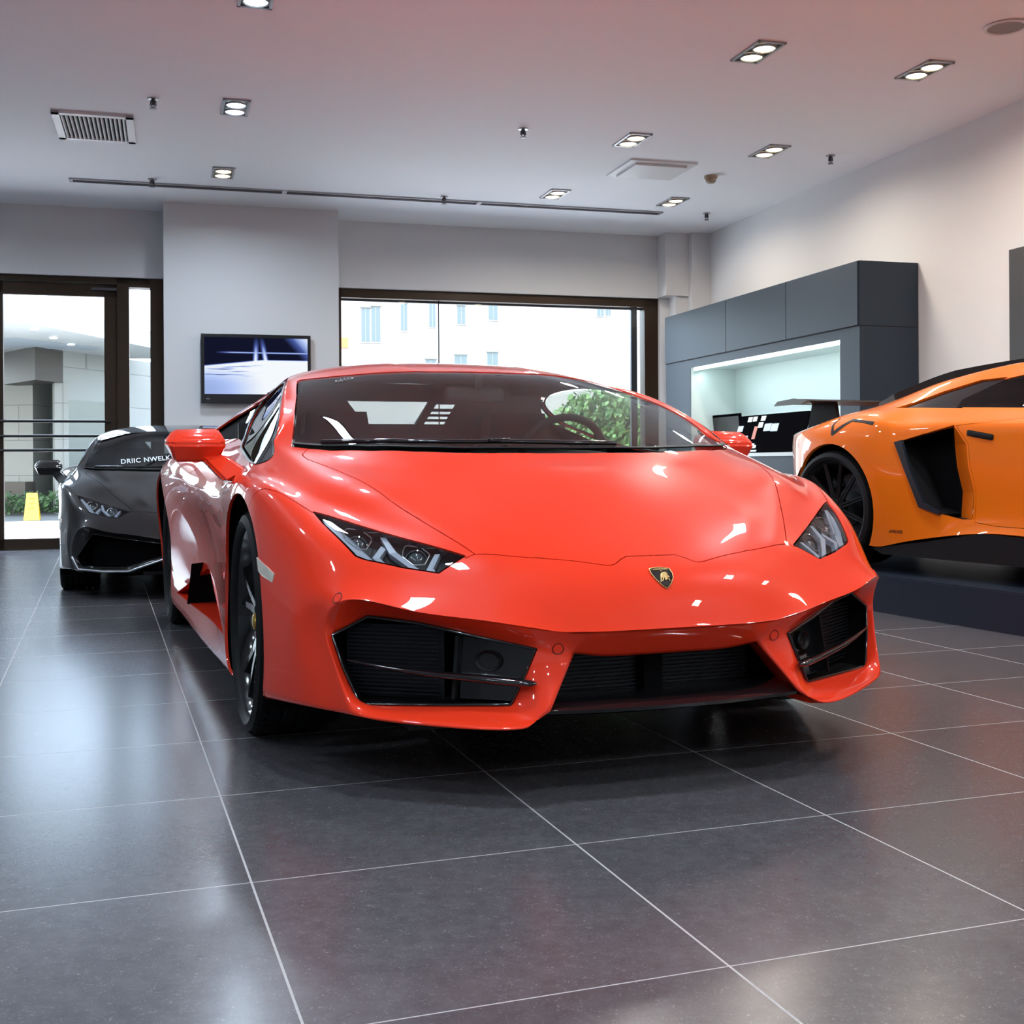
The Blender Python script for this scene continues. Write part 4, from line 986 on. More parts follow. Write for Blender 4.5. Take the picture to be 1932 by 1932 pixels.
def lamp(x,y,col,power,tilt=(0,0),size=.16,spread=165):
    l=bpy.data.lights.new('lamp','AREA'); l.shape='RECTANGLE'; l.size=.12; l.size_y=.28; l.energy=power; l.color=col; l.spread=math.radians(spread)
    o=bpy.data.objects.new('lamp_light',l); C.objects.link(o); o.location=RM(x,y,CH-.03); o.rotation_euler=(tilt[0],tilt[1],RZ)
XA,XB,XC=.45,3.32,4.46
PW=21
downlight(XA,6.16,MAT['cool'],'cool white twin downlight cut by the top edge of the photo',COOL,PW,(0,0))
downlight(XA,8.14,MAT['cool'],'cool white twin downlight beside the slatted ceiling vent',COOL,PW,(0,0))
downlight(XA,9.98,MAT['warm'],'warm twin downlight above the television pillar by the slot diffuser',COOL,PW,(0,0))
downlight(XB,6.26,MAT['warm'],'largest warm twin downlight in the upper right part of the ceiling',(1,.95,.90),PW,(0,0))
downlight(XC,6.29,MAT['warm'],'warm twin downlight nearest the round ceiling speaker',WARM,PW*.75,(0,0))
downlight(XB,8.21,MAT['warm'],'warm twin downlight just behind the square ceiling diffuser',(1,.95,.90),PW,(0,0))
downlight(XC,8.235,MAT['warm'],'warm twin downlight in front of the smoke detector along the right row',WARM,PW*.75,(0,0))
downlight(XB,10.03,MAT['warm'],'small warm twin downlight over the window between slot diffuser and square diffuser',(1,.95,.90),PW,(0,0))
downlight(XC,10.06,MAT['warm'],'farthest warm twin downlight near the back right corner of the ceiling',WARM,PW*.75,(0,0))
for y in (4.45,2.6,.75,-1.1,-2.9):  # unseen lamps without fixtures, added to light the room; cool tint limits red bounce
    for x in (XA,XB,XC,-2.4):
        lamp(x,y,WARM if x>4 else ((.82,.92,1.0) if x>2 else COOL),PW*(.6 if x>4 else 1.1))
for y in (6.3,8.2,10.0): lamp(-2.4,y,COOL,PW)  # added lamps left of the view, no fixtures built
# air grille
MAT['white_metal']=mat('white_metal',(.72,.73,.74),.4)
g=empty('air_vent',label='white rectangular ceiling air vent with dark slats on the left',cat='vent'); place(g,-.476,8.86,CH)
b=MB(); hw,hh=.265,.345
for (a,c_) in (((-hw,-hh),(hw,-hh+.05)),((-hw,hh-.05),(hw,hh)),((-hw,-hh),(-hw+.05,hh)),((hw-.05,-hh),(hw,hh))): b.box2((a[0],a[1],-.018),(c_[0],c_[1],0))
b.build('frame',MAT['white_metal'],g)
b=MB(); b.box2((-hw+.05,-hh+.05,-.004),(hw-.05,hh-.05,-.001)); b.build('backing',MAT['matte'],g)
for k in range(15):
    b=MB(); b.box((-hw+.065+(2*hw-.13)*k/14,0,-.011),(.010,2*hh-.10,.016),rot=Matrix.Rotation(.5,3,'Y')); b.build('slat',MAT['white_metal'],g)
# slot diffuser
g=empty('slot_diffuser',label='long thin grey slot diffuser running across the ceiling',cat='diffuser'); place(g,1.89,10.545,CH)
b=MB(); L=2.665
b.box2((-L,-.055,-.012),(L,-.040,0)); b.box2((-L,.040,-.012),(L,.055,0)); b.box2((-L,-.05,-.012),(-L+.03,.05,0)); b.box2((L-.03,-.05,-.012),(L,.05,0)); b.build('frame',MAT['fit'],g)
b=MB(); b.box2((-L+.03,-.04,-.005),(L-.03,.04,-.001)); b.box2((-L+.03,-.006,-.011),(L-.03,.006,-.002)); b.build('slot',MAT['slotgrey'],g)
for x in (-.893,.863):
    b=MB(); b.box2((x-.02,-.056,-.0135),(x+.02,.056,-.001)); b.build('joint_clip',MAT['white_metal'],g)
# square diffuser
g=empty('square_diffuser',label='white square ceiling diffuser with a dark notched edge',cat='diffuser'); place(g,3.80,8.99,CH)
b=MB(); b.box2((-.285,-.275,-.014),(.285,.275,0)); b.box2((-.22,-.21,-.032),(.22,.21,-.014)); b.build('plate',MAT['white_metal'],g)
for k in range(13):
    b=MB(); b.box((-.20+.40*k/12,.222,-.0155),(.017,.040,.006)); b.build('slot',MAT['matte'],g)
# sprinklers
SPR=[(-.076,8.094,'brass ceiling sprinkler head beside the slatted air vent'),(2.458,8.146,'ceiling sprinkler head alone in the middle of the ceiling'),(-.109,10.369,'ceiling sprinkler head at the left end of the slot diffuser'),(2.394,10.392,'ceiling sprinkler head just in front of the middle of the slot diffuser'),(4.991,8.236,'ceiling sprinkler head nearest the right wall'),(4.984,10.445,'small ceiling sprinkler head in the back right corner')]
for (x,y,lb) in SPR:
    r=empty('sprinkler',label=lb,cat='sprinkler',group='fire sprinkler heads'); place(r,x,y,CH)
    b=MB(); b.cyl((0,0,-.006),(0,0,.003),.035,.038,n=20); b.build('plate',MAT['fit'],r,smooth=40)
    b=MB(); b.cyl((0,0,-.045),(0,0,-.006),.012,n=10); b.tube([(-.014,0,-.012),(-.018,0,-.04),(0,0,-.06),(.018,0,-.04),(.014,0,-.012)],.004,n=6); b.cyl((0,0,-.066),(0,0,-.062),.022,n=14); b.build('head',MAT['steel'],r,smooth=40)
r=empty('smoke_detector',label='round beige smoke detector hanging below the ceiling',cat='smoke detector'); place(r,4.376,9.085,CH)
b=MB(); b.cyl((0,0,-.02),(0,0,0),.055,n=28); b.build('base',MAT['beige'],r,smooth=40)
b=MB(); b.lathe([(-.062,.0005),(-.060,.028),(-.048,.042),(-.02,.046)],axis='Z',n=28); b.build('sensor_head',MAT['beige'],r,smooth=40)
r=empty('ceiling_speaker',label='round grey flush speaker in the ceiling at upper right',cat='speaker'); place(r,4.455,5.545,CH)
b=MB(); b.lathe([(-.004,.118),(-.012,.112),(-.010,.098),(-.004,.096)],axis='Z',n=48); b.build('ring',MAT['white_metal'],r,smooth=50)
b=MB(); b.lathe([(-.006,.0005),(-.006,.097)],axis='Z',n=48); b.build('grille',MAT['spk'],r)
# ---- television on the pillar
MAT['tvframe']=mat('television_bezel',(.012,.012,.014),.22)
tv=empty('television',label='flat black television showing a blue white racing clip on the pillar',cat='television'); place(tv,.793,11.145,1.343)
W,Hh=.988,.635
b=MB(); b.box2((-W/2,.0,0),(W/2,.045,Hh),bev=.004); b.box2((-.25,.045,.15),(.25,.073,.5)); b.build('bezel',MAT['tvframe'],tv)
def screen_mat():
    m=bpy.data.materials.new('television_picture'); m.use_nodes=True; n=m.node_tree.nodes; l=m.node_tree.links; n.clear()
    out=n.new('ShaderNodeOutputMaterial'); em=n.new('ShaderNodeEmission'); l.new(em.outputs[0],out.inputs[0])
    uv=n.new('ShaderNodeUVMap'); sp=n.new('ShaderNodeSeparateXYZ'); l.new(uv.outputs[0],sp.inputs[0]); u,v=sp.outputs[0],sp.outputs[1]
    def M(op,*a):
        x=n.new('ShaderNodeMath'); x.operation=op
        for i,q in enumerate(a):
            if isinstance(q,(int,float)): x.inputs[i].default_value=q
            else: l.new(q,x.inputs[i])
        return x.outputs[0]
    def sm(x,a,b_):
        r=n.new('ShaderNodeMapRange'); r.interpolation_type='SMOOTHSTEP'; r.inputs[1].default_value=a; r.inputs[2].default_value=b_; l.new(x,r.inputs[0]); return r.outputs[0]
    # horizon: rises from the left edge to the middle
    hz=M('ADD',.50,M('MULTIPLY',M('MINIMUM',u,.55),.20))
    road=sm(M('SUBTRACT',hz,v),-.012,.02)
    ns=n.new('ShaderNodeTexNoise'); mp=n.new('ShaderNodeMapping'); mp.inputs['Scale'].default_value=(2.2,26,1); mp.inputs['Rotation'].default_value=(0,0,-.16); l.new(uv.outputs[0],mp.inputs[0]); l.new(mp.outputs[0],ns.inputs['Vector']); ns.inputs['Scale'].default_value=1.0
    st=sm(ns.outputs['Fac'],.52,.70)
    shade=M('MULTIPLY',st,sm(M('SUBTRACT',.55,u),-.1,.4))
    shade=M('MULTIPLY',shade,sm(v,.18,.42))
    roadc=M('SUBTRACT',M('SUBTRACT',1.05,M('MULTIPLY',shade,.95)),M('MULTIPLY',M('MULTIPLY',sm(M('SUBTRACT',1.0,u),.25,1.0),sm(M('SUBTRACT',.6,v),-.05,.5)),.42))
    def beam(c,w,sl):
        d=M('ABSOLUTE',M('SUBTRACT',u,M('ADD',c,M('MULTIPLY',M('SUBTRACT',v,.58),sl))))
        return M('MULTIPLY',M('SUBTRACT',1.0,sm(d,0.0,w)),sm(M('SUBTRACT',1.05,v),.0,.45))
    sky=M('MAXIMUM',beam(.49,.035,.02),beam(.59,.035,-.10))
    sky=M('MULTIPLY',sky,sm(v,.52,.60))
    glow=M('MULTIPLY',sm(M('ADD',u,M('MULTIPLY',M('SUBTRACT',v,.9),.5)),.78,1.05),.9)
    line=M('MULTIPLY',M('SUBTRACT',1.0,sm(M('ABSOLUTE',M('SUBTRACT',v,.735)),.0,.022)),M('MULTIPLY',sm(u,.08,.3),.75))
    sky=M('MAXIMUM',M('MAXIMUM',sky,glow),M('MAXIMUM',line,.012))
    tot=M('ADD',M('MULTIPLY',road,roadc),M('MULTIPLY',M('SUBTRACT',1.0,road),sky))
    r=n.new('ShaderNodeValToRGB'); e=r.color_ramp.elements; e[0].position=0; e[0].color=(.004,.004,.010,1); e[1].position=1; e[1].color=(.92,.96,1,1)
    a=e.new(.35); a.color=(.07,.11,.38,1); a=e.new(.75); a.color=(.45,.58,.95,1)
    l.new(tot,r.inputs[0]); l.new(r.outputs[0],em.inputs[0]); em.inputs[1].default_value=.85
    return m
b=MB(); b.quad((-.465,-.0015,.085),(.465,-.0015,.085),(.465,-.0015,Hh-.032),(-.465,-.0015,Hh-.032)); o=b.build('screen',screen_mat(),tv)
ul=o.data.uv_layers.new(name='UVMap')
for p in o.data.polygons:
    for li in p.loop_indices:
        c=o.data.vertices[o.data.loops[li].vertex_index].co; ul.data[li].uv=((c.x+.465)/.93,(c.z-.085)/(Hh-.117))
b=MB()
b.box((-.435,-.0015,.04),(.030,.002,.006))
b.build('brand_mark',MAT['fit'],tv)
# ---- wall unit with lit niche
MAT['cab']=mat('slate_laminate',(.026,.040,.058),.5,spec=.35); MAT['niche']=mat('niche_lining',(.66,.74,.73),.45); MAT['gap']=mat('shadow_gap',(.008,.009,.012),.7)
cu=empty('wall_unit',label='tall slate blue wall unit with a lit white display niche',cat='cabinet'); place(cu,0,0)
X0,X1=4.944,XR-.004; Y0,Y1=7.772,11.34; ZT=2.272
NY0,NY1,NZ0,NZ1=8.040,10.74,.86,1.708
b=MB()
b.box2((X0,Y0,0),(X1,NY0,NZ1)); b.box2((X0,NY1,0),(X1,Y1,NZ1)); b.box2((X0,NY0,.02),(X1,NY1,NZ0-.03)); b.box2((X0,Y0,NZ1),(X1,Y1,ZT)); b.build('carcass',MAT['cab'],cu)
b=MB(); b.box2((X0-.012,NY0,NZ0-.03),(X1,NY1,NZ0)); b.build('counter_top',MAT['cabtop'],cu)
b=MB(); b.box2((X1-.02,NY0,NZ0),(X1-.012,NY1,NZ1)); b.box2((X0+.004,NY1-.010,NZ0),(X1-.012,NY1,NZ1)); b.box2((X0+.004,NY0,NZ0),(X1-.012,NY0+.010,NZ1)); b.box2((X0+.05,NY0,NZ1-.01),(X1-.012,NY1,NZ1)); b.build('niche_lining',MAT['niche'],cu)
yy=[Y0+.004,8.841,9.942,Y1-.004]
for k in range(3):
    b=MB(); b.box2((X0-.014,yy[k]+.004,1.793),(X0,yy[k+1]-.004,ZT-.003),bev=.0015); b.build('cabinet_door',MAT['cab'],cu)
b=MB(); b.box2((X0-.003,Y0+.002,1.784),(X0+.001,Y1,1.794)); b.box2((X0,Y0-.0012,1.786),(X1,Y0+.001,1.792)); b.build('shadow_gap',MAT['gap'],cu)
for (a,c_) in ((NY0,9.3),(9.3,NY1-.06)):
    b=MB(); b.box2((X0+.004,a+.004,NZ1-.030),(X0+.040,c_-.004,NZ1-.002)); b.build('light_strip',MAT['led'],cu)
l=bpy.data.lights.new('niche_light','AREA'); l.shape='RECTANGLE'; l.size=.05; l.size_y=NY1-NY0-.1; l.energy=4.5; l.color=(.80,1.0,.98)
o=bpy.data.objects.new('niche_light',l); C.objects.link(o); o.location=RM(X0+.075,(NY0+NY1)/2,NZ1-.045); o.rotation_euler=(0,math.radians(-25),RZ)
# things in the niche
def frame_y(x,y,z): return RM(x,y,z)
pc=empty('picture_frame',label='small black framed picture in the left corner of the lit niche',cat='picture'); place(pc,5.20,10.45,NZ0)
b=MB(); b.box((0,0,.19),(.02,.60,.385),rot=Matrix.Rotation(-.10,3,'Y'),bev=.004); b.build('frame',MAT['boardblack'],pc)
b=MB(); b.box((-.012,0,.19),(.004,.55,.335),rot=Matrix.Rotation(-.10,3,'Y')); b.build('print',MAT['printdark'],pc)
b=MB()
for (y,z,s) in ((.02,.165,.022),(-.02,.165,.016),(.05,.165,.010),(-.045,.17,.012),(.0,.195,.010),(.03,.20,.008)): b.box((-.0155,y,z),(.003,s*1.6,s))
b.build('print_highlight',MAT['silverprint'],pc)
def swatch_board():
    r=empty('sample_board',label='black leaning sample board with pale and orange colour swatches',cat='sample board'); place(r,5.02,9.42,NZ0)
    r.rotation_euler.z=RZ
    # board in its own plane: a = along +y(room), c = up; leans back to the wall
    tl=.30; ux=math.sin(tl); uz=math.cos(tl)
    def P(a,c,d=0): return Vector((c*ux-d*uz, a, c*uz+d*ux+.0))
    def plate(b,a0,a1,c0,c1,d0,d1):
        v=[P(a0,c0,d0),P(a1,c0,d0),P(a1,c1,d0),P(a0,c1,d0)]; w=[P(a0,c0,d1),P(a1,c0,d1),P(a1,c1,d1),P(a0,c1,d1)]
        b.add(v+w,[[0,1,2,3],[4,5,6,7],[0,1,5,4],[1,2,6,5],[2,3,7,6],[3,0,4,7]]); return b
    plate(MB(),-.62,.60,0,.36,-.02,0).build('board',MAT['boardblack'],r)
    SW=[(.455,.32,.075,.045,'pale'),(.36,.322,.075,.045,'beige'),(.205,.322,.080,.045,'pale'),(.225,.262,.080,.050,'pale'),(.085,.235,.120,.068,'blue'),(-.045,.230,.120,.070,'blue'),(.60,.235,.10,.055,'blue'),(.30,.19,.060,.12,'orange'),(.545,.085,.050,.11,'brick'),(.45,.10,.070,.13,'blue')]
    for (a,c,w,h,k) in SW:
        a-=.03
        plate(MB(),a-w/2-.02,a+w/2-.02,c-h/2,c+h/2,0,.004).build('swatch',MAT['sw_'+k],r)
    b=MB()
    plate(b,.16,.26,.045,.075,0,.003); plate(b,.20,.255,.075,.09,0,.003)
    for k in range(9): plate(b,.13+.018*k,.143+.018*k,.012,.028,0,.003)
    b.build('label_print',MAT['sw_pale'],r)
swatch_board()
# dark panel at the right edge
b=MB(); b.box2((-.03,-.24,0),(.03,0,1.55),bev=.003); o=b.build('wall_panel',MAT['graphite']); place(o,XR-.032,6.695,.63); tag(o,'dark graphite panel on the right wall at the photo edge','wall panel')
# ---- low platform
# ------------------------------------------------------------------ platform, street outside
P0=Vector((1.897,6.145,0)); P1=Vector((2.268,5.246,0)); dd=(P1-P0).normalized()
A0=P0-dd*1.75; A1=P1+dd*1.9
b=MB(); b.prism([tuple(A0),tuple(A1),tuple(RM(6.55,2.3)),tuple(RM(6.55,6.40)),tuple(RM(5.40,6.40)),tuple(RM(5.40,7.2))],(0,0,.19))
bmesh.ops.bevel(b.bm,geom=[e for e in b.bm.edges if all(v.co.z>.1 for v in e.verts)],offset=.006,segments=2,affect='EDGES')
o=b.build('display_platform',MAT['plat']); tag(o,'low dark slate display platform under the orange car','platform')
# ---- outside the door: neighbour entrance with canopy
def stone_mat(name,c1,c2,sx,sz):
    m=mat(name,c1,.6); n,l,bs=nodes(m); tc=n.new('ShaderNodeTexCoord'); br=n.new('ShaderNodeTexBrick')
    mp=n.new('ShaderNodeMapping'); mp.inputs['Rotation'].default_value=(math.radians(90),0,0); l.new(tc.outputs['Object'],mp.inputs[0])
    br.inputs['Color1'].default_value=(*c1,1); br.inputs['Color2'].default_value=(*c2,1); br.inputs['Mortar'].default_value=(c1[0]*.5,c1[1]*.5,c1[2]*.5,1)
    br.inputs['Scale'].default_value=1; br.inputs['Brick Width'].default_value=sx; br.inputs['Row Height'].default_value=sz; br.inputs['Mortar Size'].default_value=.008; br.offset=.5
    l.new(mp.outputs[0],br.inputs['Vector']); l.new(br.outputs[0],bs.inputs['Base Color']); return m
MAT['stone']=stone_mat('pale_stone',(.19,.195,.18),(.165,.17,.155),1.2,.62)
MAT['facade']=mat('white_render',(.26,.26,.258),.7)
MAT['asphalt']=mat('asphalt',(.07,.08,.08),.85); MAT['paving']=mat('pale_paving',(.80,.80,.78),.7)
MAT['brown']=mat('bronze_cladding',(.03,.024,.018),.5,.2); MAT['canopy']=mat('canopy_white',(.30,.32,.32),.5); MAT['canopy_grey']=mat('canopy_inset',(.22,.26,.29),.5)
MAT['reflect']=mat('tinted_facade_glass',(.06,.075,.065),.12,spec=.5)
b=MB(); b.quad((-60,11.5,-.03),(70,11.5,-.03),(70,95,-.03),(-60,95,-.03)); struct(b.build('ground',MAT['asphalt']))
b=MB(); b.box2((-9,YB+.30,-.06),(7,18.4,-.012)); o=struct(place(b.build('pavement',MAT['paving']),0,0))
en=empty('entrance_building',loc=(-7.4,21,0),label='pale stone entrance building with canopy across the street seen through the door',cat='building')
def wp(b,name,m,par=en): 
    o=b.build(name,m,par,M=Matrix.Translation((7.4,-21,0))); return o
b=MB(); b.prism([(-6.95,14.4,2.75),(-5.94,19.95,2.75),(-6.46,21.9,2.75),(-14,21.9,2.75),(-14,14.4,2.75)],(0,0,.28)); wp(b,'canopy',MAT['canopy'])
b=MB(); b.prism([(-7.55,18.2,2.742),(-6.75,19.8,2.742),(-7.05,20.2,2.742),(-8.2,19.6,2.742),(-8.4,18.6,2.742)],(0,0,.006)); wp(b,'canopy_inset',MAT['canopy_grey'])
for (x,y) in ((-6.78,17.05),(-6.95,18.2),(-7.05,19.2)):
    b=MB(); b.cyl((x,y,2.735),(x,y,2.748),.055,n=18); wp(b,'canopy_light',MAT['cool'])
b=MB(); b.prism([(-7.75,19.5,2.20),(-7.59,20.3,2.20),(-8.6,21.0,2.20),(-8.78,20.65,2.20)],(0,0,.55)); wp(b,'fascia',MAT['brown'])
b=MB(); b.prism([(-7.59,20.3,-.03),(-6.40,23.9,-.03),(-8.2,23.9,-.03),(-8.2,21.6,-.03)],(0,0,2.78)); wp(b,'stone_wall',MAT['stone'])
b=MB(); b.prism([(-7.57,20.36,-.03),(-7.20,21.48,-.03),(-7.22,21.5,-.03),(-7.6,20.4,-.03)],(.012,0,1.95)); wp(b,'glass_front',MAT['reflect'])
b=MB(); b.prism([(-7.72,20.25,-.03),(-7.52,20.35,-.03),(-7.6,20.6,-.03),(-7.85,20.5,-.03)],(0,0,2.25)); wp(b,'stone_pillar',MAT['stone'])
b=MB(); b.prism([(-9.1,21.0,-.03),(-8.33,20.85,-.03),(-8.33,21.6,-.03),(-9.1,21.6,-.03)],(0,0,2.3)); wp(b,'stone_pillar',MAT['stone'])
b=MB(); b.box2((-9.2,21.6,-.03),(-7.6,21.7,2.7)); wp(b,'dark_doorway',MAT['reflect'])
b=MB(); b.prism([(-9.2,20.2,-.03),(-8.15,20.05,-.03),(-8.15,20.5,-.03),(-9.2,20.6,-.03)],(0,0,.55)); wp(b,'planter',MAT['brown'])
# low hedge in front
def leaves(name,centers,n,size,m,seed,parent=None,label=None,cat=None):
    rnd=random.Random(seed); V=[];F=[]
    for k in range(n):
        c,r=rnd.choice(centers); 
        while True:
            d=Vector((rnd.uniform(-1,1),rnd.uniform(-1,1),rnd.uniform(-1,1)))
            if .25<d.length<1: break
        d*= (.55+.45*rnd.random())/max(d.length,.3)*d.length**.4
        p=Vector(c)+Vector((d.x*r[0],d.y*r[1],d.z*r[2])); a=Vector((rnd.gauss(0,1),rnd.gauss(0,1),rnd.gauss(0,1))).normalized(); u=a.orthogonal().normalized(); w=a.cross(u); s=size*rnd.uniform(.6,1.3)
        i=len(V); V+= [p-u*s*.5,p+w*s*.28,p+u*s*.5,p-w*s*.28]; F.append([i,i+1,i+2,i+3])
    return raw(name,V,F,m,parent)
MAT['leaf']=mat('leaf_green',(.13,.30,.07),.5,spec=.4)
_m=MAT['leaf']; n_,l_,b_=nodes(_m); oi=n_.new('ShaderNodeNewGeometry'); rp=n_.new('ShaderNodeValToRGB'); rp.color_ramp.elements[0].color=(.03,.085,.025,1); rp.color_ramp.elements[1].color=(.13,.23,.09,1); l_.new(oi.outputs['Random Per Island'],rp.inputs[0]); l_.new(rp.outputs[0],b_.inputs['Base Color'])
MAT['leafdark']=mat('hedge_green',(.03,.07,.02),.6)
MAT['bark']=mat('bark',(.10,.07,.05),.8)
h_=leaves('hedge',[((-8.6+.35*k,19.6+.05*k,.18),(.35,.28,.22)) for k in range(5)],900,.09,MAT['leafdark'],3); tag(h_,'low dark hedge beside the entrance across the street','hedge')
# wet floor sign
s=empty('wet_floor_sign',label='yellow wet floor sign standing outside the glass door',cat='sign'); s.location=(-7.03,17.55,-.012); s.rotation_euler.z=math.radians(18)
for sg in (-1,1):
    b=MB(); a=.10 
    b.add([(-.11,sg*.15,0),(.11,sg*.15,0),(.075,sg*.015,.40),(-.075,sg*.015,.40),(-.11,sg*.15+.012,0),(.11,sg*.15+.012,0),(.075,sg*.015+.012,.40),(-.075,sg*.015+.012,.40)],[[0,1,2,3],[4,5,6,7],[0,1,5,4],[1,2,6,5],[2,3,7,6],[3,0,4,7]])
    pnl=b.build('panel',MAT['yellow'],s)
    if sg<0:
        b=MB(); 
        b.box((0,-.078,.27),(.055,.004,.045),rot=Matrix.Rotation(-.31,3,'X')); b.box((0,-.066,.30),(.03,.004,.03),rot=Matrix.Rotation(-.31,3,'X')); b.box((0,-.100,.19),(.09,.004,.018),rot=Matrix.Rotation(-.31,3,'X')); b.box((0,-.060,.335),(.07,.004,.016),rot=Matrix.Rotation(-.31,3,'X'))
        b.build('warning_print',MAT['signprint'],pnl)
# ---- building opposite the window
f=empty('office_building',label='white rendered building across the street with grey sash windows',cat='building'); place(f,9,32,0)
b=MB(); b.box2((-8,.0,-.03),(16,6,12)); b.build('facade',MAT['facade'],f)
WINS=[(5.05,5.28,4.10,5.00),(5.32,5.57,4.11,5.04),(6.13,6.31,4.43,5.16),(6.92,7.10,4.54,5.29),(7.71,7.94,4.65,5.14),(8.61,8.87,4.79,5.27),(11.82,12.02,4.98,5.21),(12.07,12.23,5.01,5.21),(6.81,7.11,3.05,3.64),(7.63,7.98,3.05,3.78),(8.56,8.87,3.1,3.87)]
for k,(x0,x1,z0,z1) in enumerate(WINS):
    b=MB(); b.box2((x0-9-.03,-.035,z0-.03),(x1-9+.03,.02,z1+.03)); w=b.build('window',MAT['facade'] if k not in(4,5) else MAT['facade'],f)
    b=MB(); b.box2((x0-9,-.045,z0),(x1-9,-.03,z1)); b.build('pane',MAT['outpane'],w)
    b=MB(); b.box2((x0-9-.03,-.08,z1+.02),(x1-9+.03,.0,z1+.055)); b.box2(((x0+x1)/2-9-.012,-.055,z0),((x0+x1)/2-9+.012,-.03,z1)); b.build('lintel',MAT['lintel'],w)
b=MB(); b.box2((-4.6,-.5,3.40),(-2.95,.02,3.44)); 
for k in range(6): b.box2((-4.6,-.5,3.44+.06*k),(-2.95,-.47,3.455+.06*k))
b.build('balcony',MAT['lintel'],f)
b=MB(); b.box2((-4.6,-.03,3.92),(-4.30,.0,4.2)); b.build('orange_panel',MAT['sw_orange'],f)
# tree seen through the window
t=empty('street_tree',label='leafy green tree growing outside behind the showroom window',cat='tree'); place(t,8.1,21.5,-.03)
b=MB(); b.tube([(0,0,0),(.05,0,.5),(-.02,.05,1.0),(.1,0,1.6)],[.11,.09,.075,.04],n=10); b.tube([(0,.02,.8),(-.4,0,1.3),(-.8,.1,1.8)],[.05,.04,.02],n=8); b.tube([(0,.02,.9),(.4,0,1.4),(.8,.1,1.8)],[.05,.04,.02],n=8); b.build('trunk',MAT['bark'],t,smooth=60)
leaves('foliage',[((-.7,0,1.35),(.75,.6,.6)),((.5,0,1.45),(.85,.6,.65)),((0,.1,1.75),(.9,.7,.6)),((.1,-.1,1.05),(1.2,.6,.45)),((1.25,.1,1.5),(.5,.5,.6))],5200,.16,MAT['leaf'],5,t)
# daylight
w=bpy.data.worlds.new('overcast'); SC.world=w; w.use_nodes=True; wn=w.node_tree.nodes; wl=w.node_tree.links; bg=wn['Background']
sky=wn.new('ShaderNodeTexSky'); sky.sky_type='NISHITA'; sky.sun_disc=False; sky.sun_elevation=math.radians(50); sky.sun_rotation=math.radians(200); sky.altitude=0; sky.air_density=1.0; sky.dust_density=4.0
mx=wn.new('ShaderNodeMix'); mx.data_type='RGBA'; mx.inputs[0].default_value=.75; wl.new(sky.outputs[0],mx.inputs[6]); mx.inputs[7].default_value=(.76,.88,1.0,1); wl.new(mx.outputs[2],bg.inputs[0]); bg.inputs[1].default_value=WORLD
# ------------------------------------------------------------------ the three cars
RED=car_paint('red_paint',(.90,.044,.013),.32)
GREY=car_paint('graphite_metallic',(.022,.021,.021),.38,.3)
ORANGE=car_paint('orange_paint',(.82,.17,.006),.34)
def crest(S,root):
    def on(p,up=0): 
        q,n=S.onto(p,(0,.75,.66),.2); return q+n*up
    OUT=[(0.027,0.863,0.511),(0.014,0.861,0.513),(0,0.861,0.514),(-0.014,0.862,0.513),(-0.027,0.866,0.511),(-0.029,0.878,0.501),(-0.026,0.889,0.492),(-0.017,0.900,0.483),(-0.009,0.907,0.477),(0.0005,0.912,0.472),(0.011,0.905,0.478),(0.021,0.892,0.488),(0.028,0.876,0.501)]
    n=S.onto((0,.885,.492),(0,.75,.66),.2)[1]
    b=MB(); b.add([on(p,.0030) for p in OUT]+[on(p,-.002) for p in OUT],[list(range(13))]+[[k,(k+1)%13,13+(k+1)%13,13+k] for k in range(13)])
    c=b.build('crest_badge',MAT['crestblack'],root); c['label']='black shield badge with a golden bull'
    b=MB(); b.tube([on(p,.0026) for p in OUT],.0012,n=6,closed=True); b.build('badge_rim',MAT['goldlight'],c,smooth=60)
    SH=[[(0.003,0.878,0.500),(-0.003,0.875,0.503),(-0.008,0.875,0.503),(-0.012,0.875,0.503),(-0.014,0.878,0.500),(-0.014,0.884,0.496),(-0.013,0.887,0.493),(-0.010,0.889,0.491),(-0.008,0.893,0.488),(-0.003,0.894,0.487),(-0.001,0.892,0.489),(-0.004,0.889,0.492),(-0.002,0.888,0.492),(0.001,0.892,0.489),(0.006,0.896,0.485),(0.007,0.895,0.486),(0.003,0.892,0.489),(0.002,0.888,0.492),(0.005,0.888,0.492),(0.010,0.897,0.484),(0.012,0.897,0.484),(0.008,0.888,0.491),(0.006,0.883,0.496)],
        [(0.001,0.870,0.506),(-0.004,0.872,0.506),(-0.003,0.873,0.505),(0.001,0.872,0.505)],[(-0.014,0.884,0.496),(-0.017,0.887,0.494),(-0.016,0.889,0.492),(-0.013,0.887,0.493)],[(-0.011,0.889,0.491),(-0.013,0.890,0.491),(-0.015,0.896,0.486),(-0.013,0.897,0.485)]]
    b=MB()
    for s in SH:
        m=len(s); b.add([on(p,.0042) for p in s]+[on(p,.0028) for p in s],[list(range(m))]+[[k,(k+1)%m,m+(k+1)%m,m+k] for k in range(m)])
    b.build('bull_emblem',MAT['goldlight'],c)
    p=on((0,.8665,.5095),.0033); letters('LAMBORGHINI',.0062,.0003,MAT['goldlight'],'badge_lettering',c,frame_on(p,n),1.05,.0001)
def car_wheels(root,cal=None):
    k={'caliper':cal} if cal else {}
    wheel(root,.888,-.03,.320,.320,.272,.25,'five',mats=k)
    wheel(root,.925,-2.62,.345,.345,.276,.31,'five',mats=k)
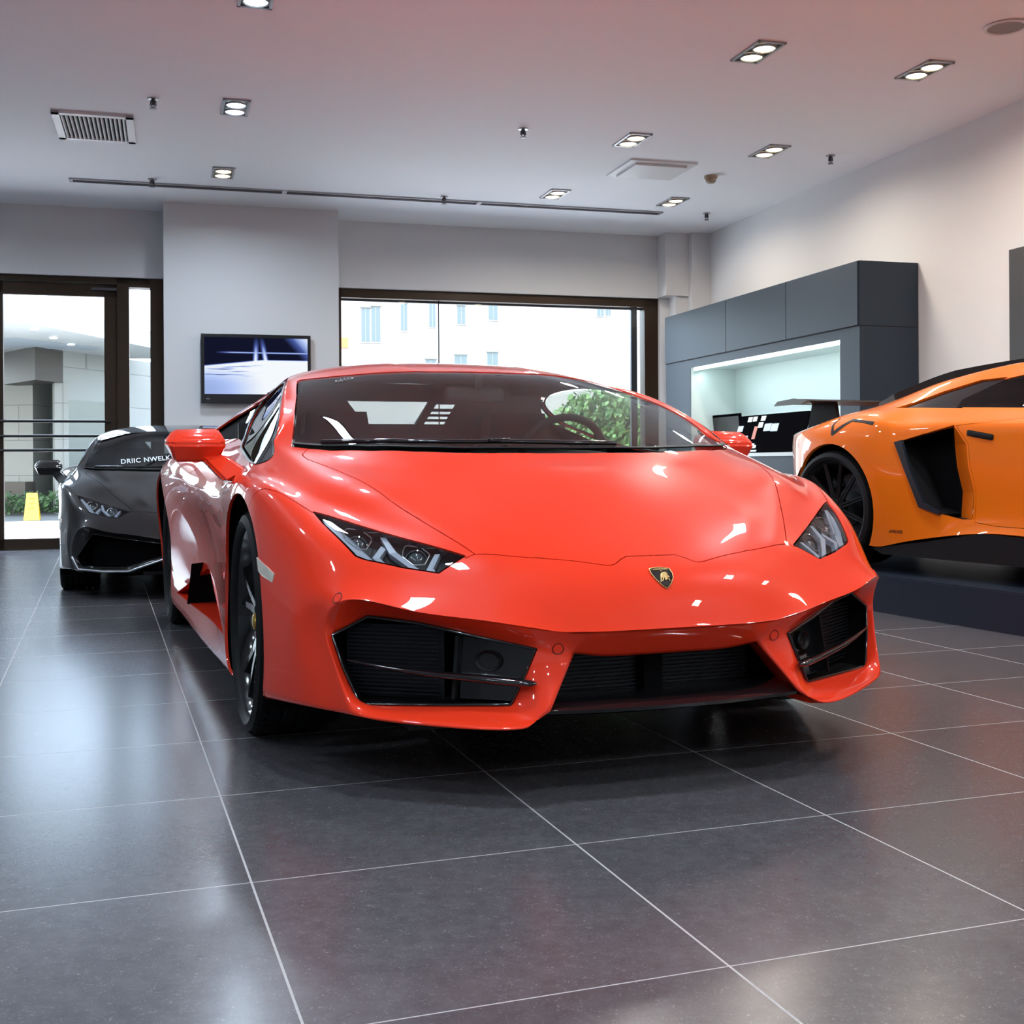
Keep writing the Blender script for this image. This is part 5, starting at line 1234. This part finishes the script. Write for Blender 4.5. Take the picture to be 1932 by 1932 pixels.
red=empty('sports_car',(.07162,3.73011,0),3.48784659,'glossy red low sports car parked in the foreground with angular headlamps','car')
SR=build_coupe(red,RED,'frame'); car_wheels(red,MAT['calgold']); crest(SR,red)
q,n=SR.onto((.475,-.55,1.08),(0,.3,.95),.4)
M_=frame_on(q+n*.002,n,(0,-.95,.3)); b=MB()
for k in range(13):
    t=2*math.pi*k/13; b.box((.030*math.cos(t),.016*math.sin(t),0),(.007,.0035,.0004),rz=t*.5)
for k in range(5): b.box((-.014+.007*k,-.002+.003*(k%2),0),(.0045,.0035,.0004),rz=.5*k)
b.build('windscreen_sticker',MAT['sticker2'],red,M=M_)
grey=empty('sports_car',(-2.05656,7.76832,0),3.47812214,'dark grey metallic sports car parked behind the red one beside the glass door','car'); grey.scale=(.91585,)*3
SG=build_coupe(grey,GREY,'hex'); car_wheels(grey)
q,n=SG.onto((.29,.05,.92),(0,.3,.95),.4)
letters('DRIIC NWELKAM',.050,.0003,MAT['sticker'],'windscreen_lettering',grey,frame_on(q+n*.004,n,(0,-.95,.3))@Matrix.Diagonal((1,2.5,1,1)),1.08,.001)
org=empty('sports_car',(2.644,7.05,.196),math.radians(205),'bright orange sports car with black rear wing on the low platform','car'); org.scale=(.95,)*3
build_orange(org,ORANGE)
# ------------------------------------------------------------------ camera
def make_camera():
    f,h,cx,hy,ro=2245.39,.774481,959.654,875.455,.00578083
    cd=bpy.data.cameras.new('camera'); cam=bpy.data.objects.new('camera',cd); C.objects.link(cam)
    cd.sensor_width=36; cd.sensor_fit='HORIZONTAL'; cd.lens=f/1932*36
    cd.shift_x=(966-cx)/1932; cd.shift_y=(hy-966)/1932; cd.clip_start=.05; cd.clip_end=300
    c,s=math.cos(ro),math.sin(ro)
    cam.matrix_world=Matrix(((c,s,0,0),(0,0,-1,0),(-s,c,0,h),(0,0,0,1)))
    SC.camera=cam
make_camera()
SC.view_settings.view_transform='Standard'; SC.view_settings.look='None'; SC.view_settings.gamma=1; SC.view_settings.use_curve_mapping=False
SC.view_settings.exposure=0.21
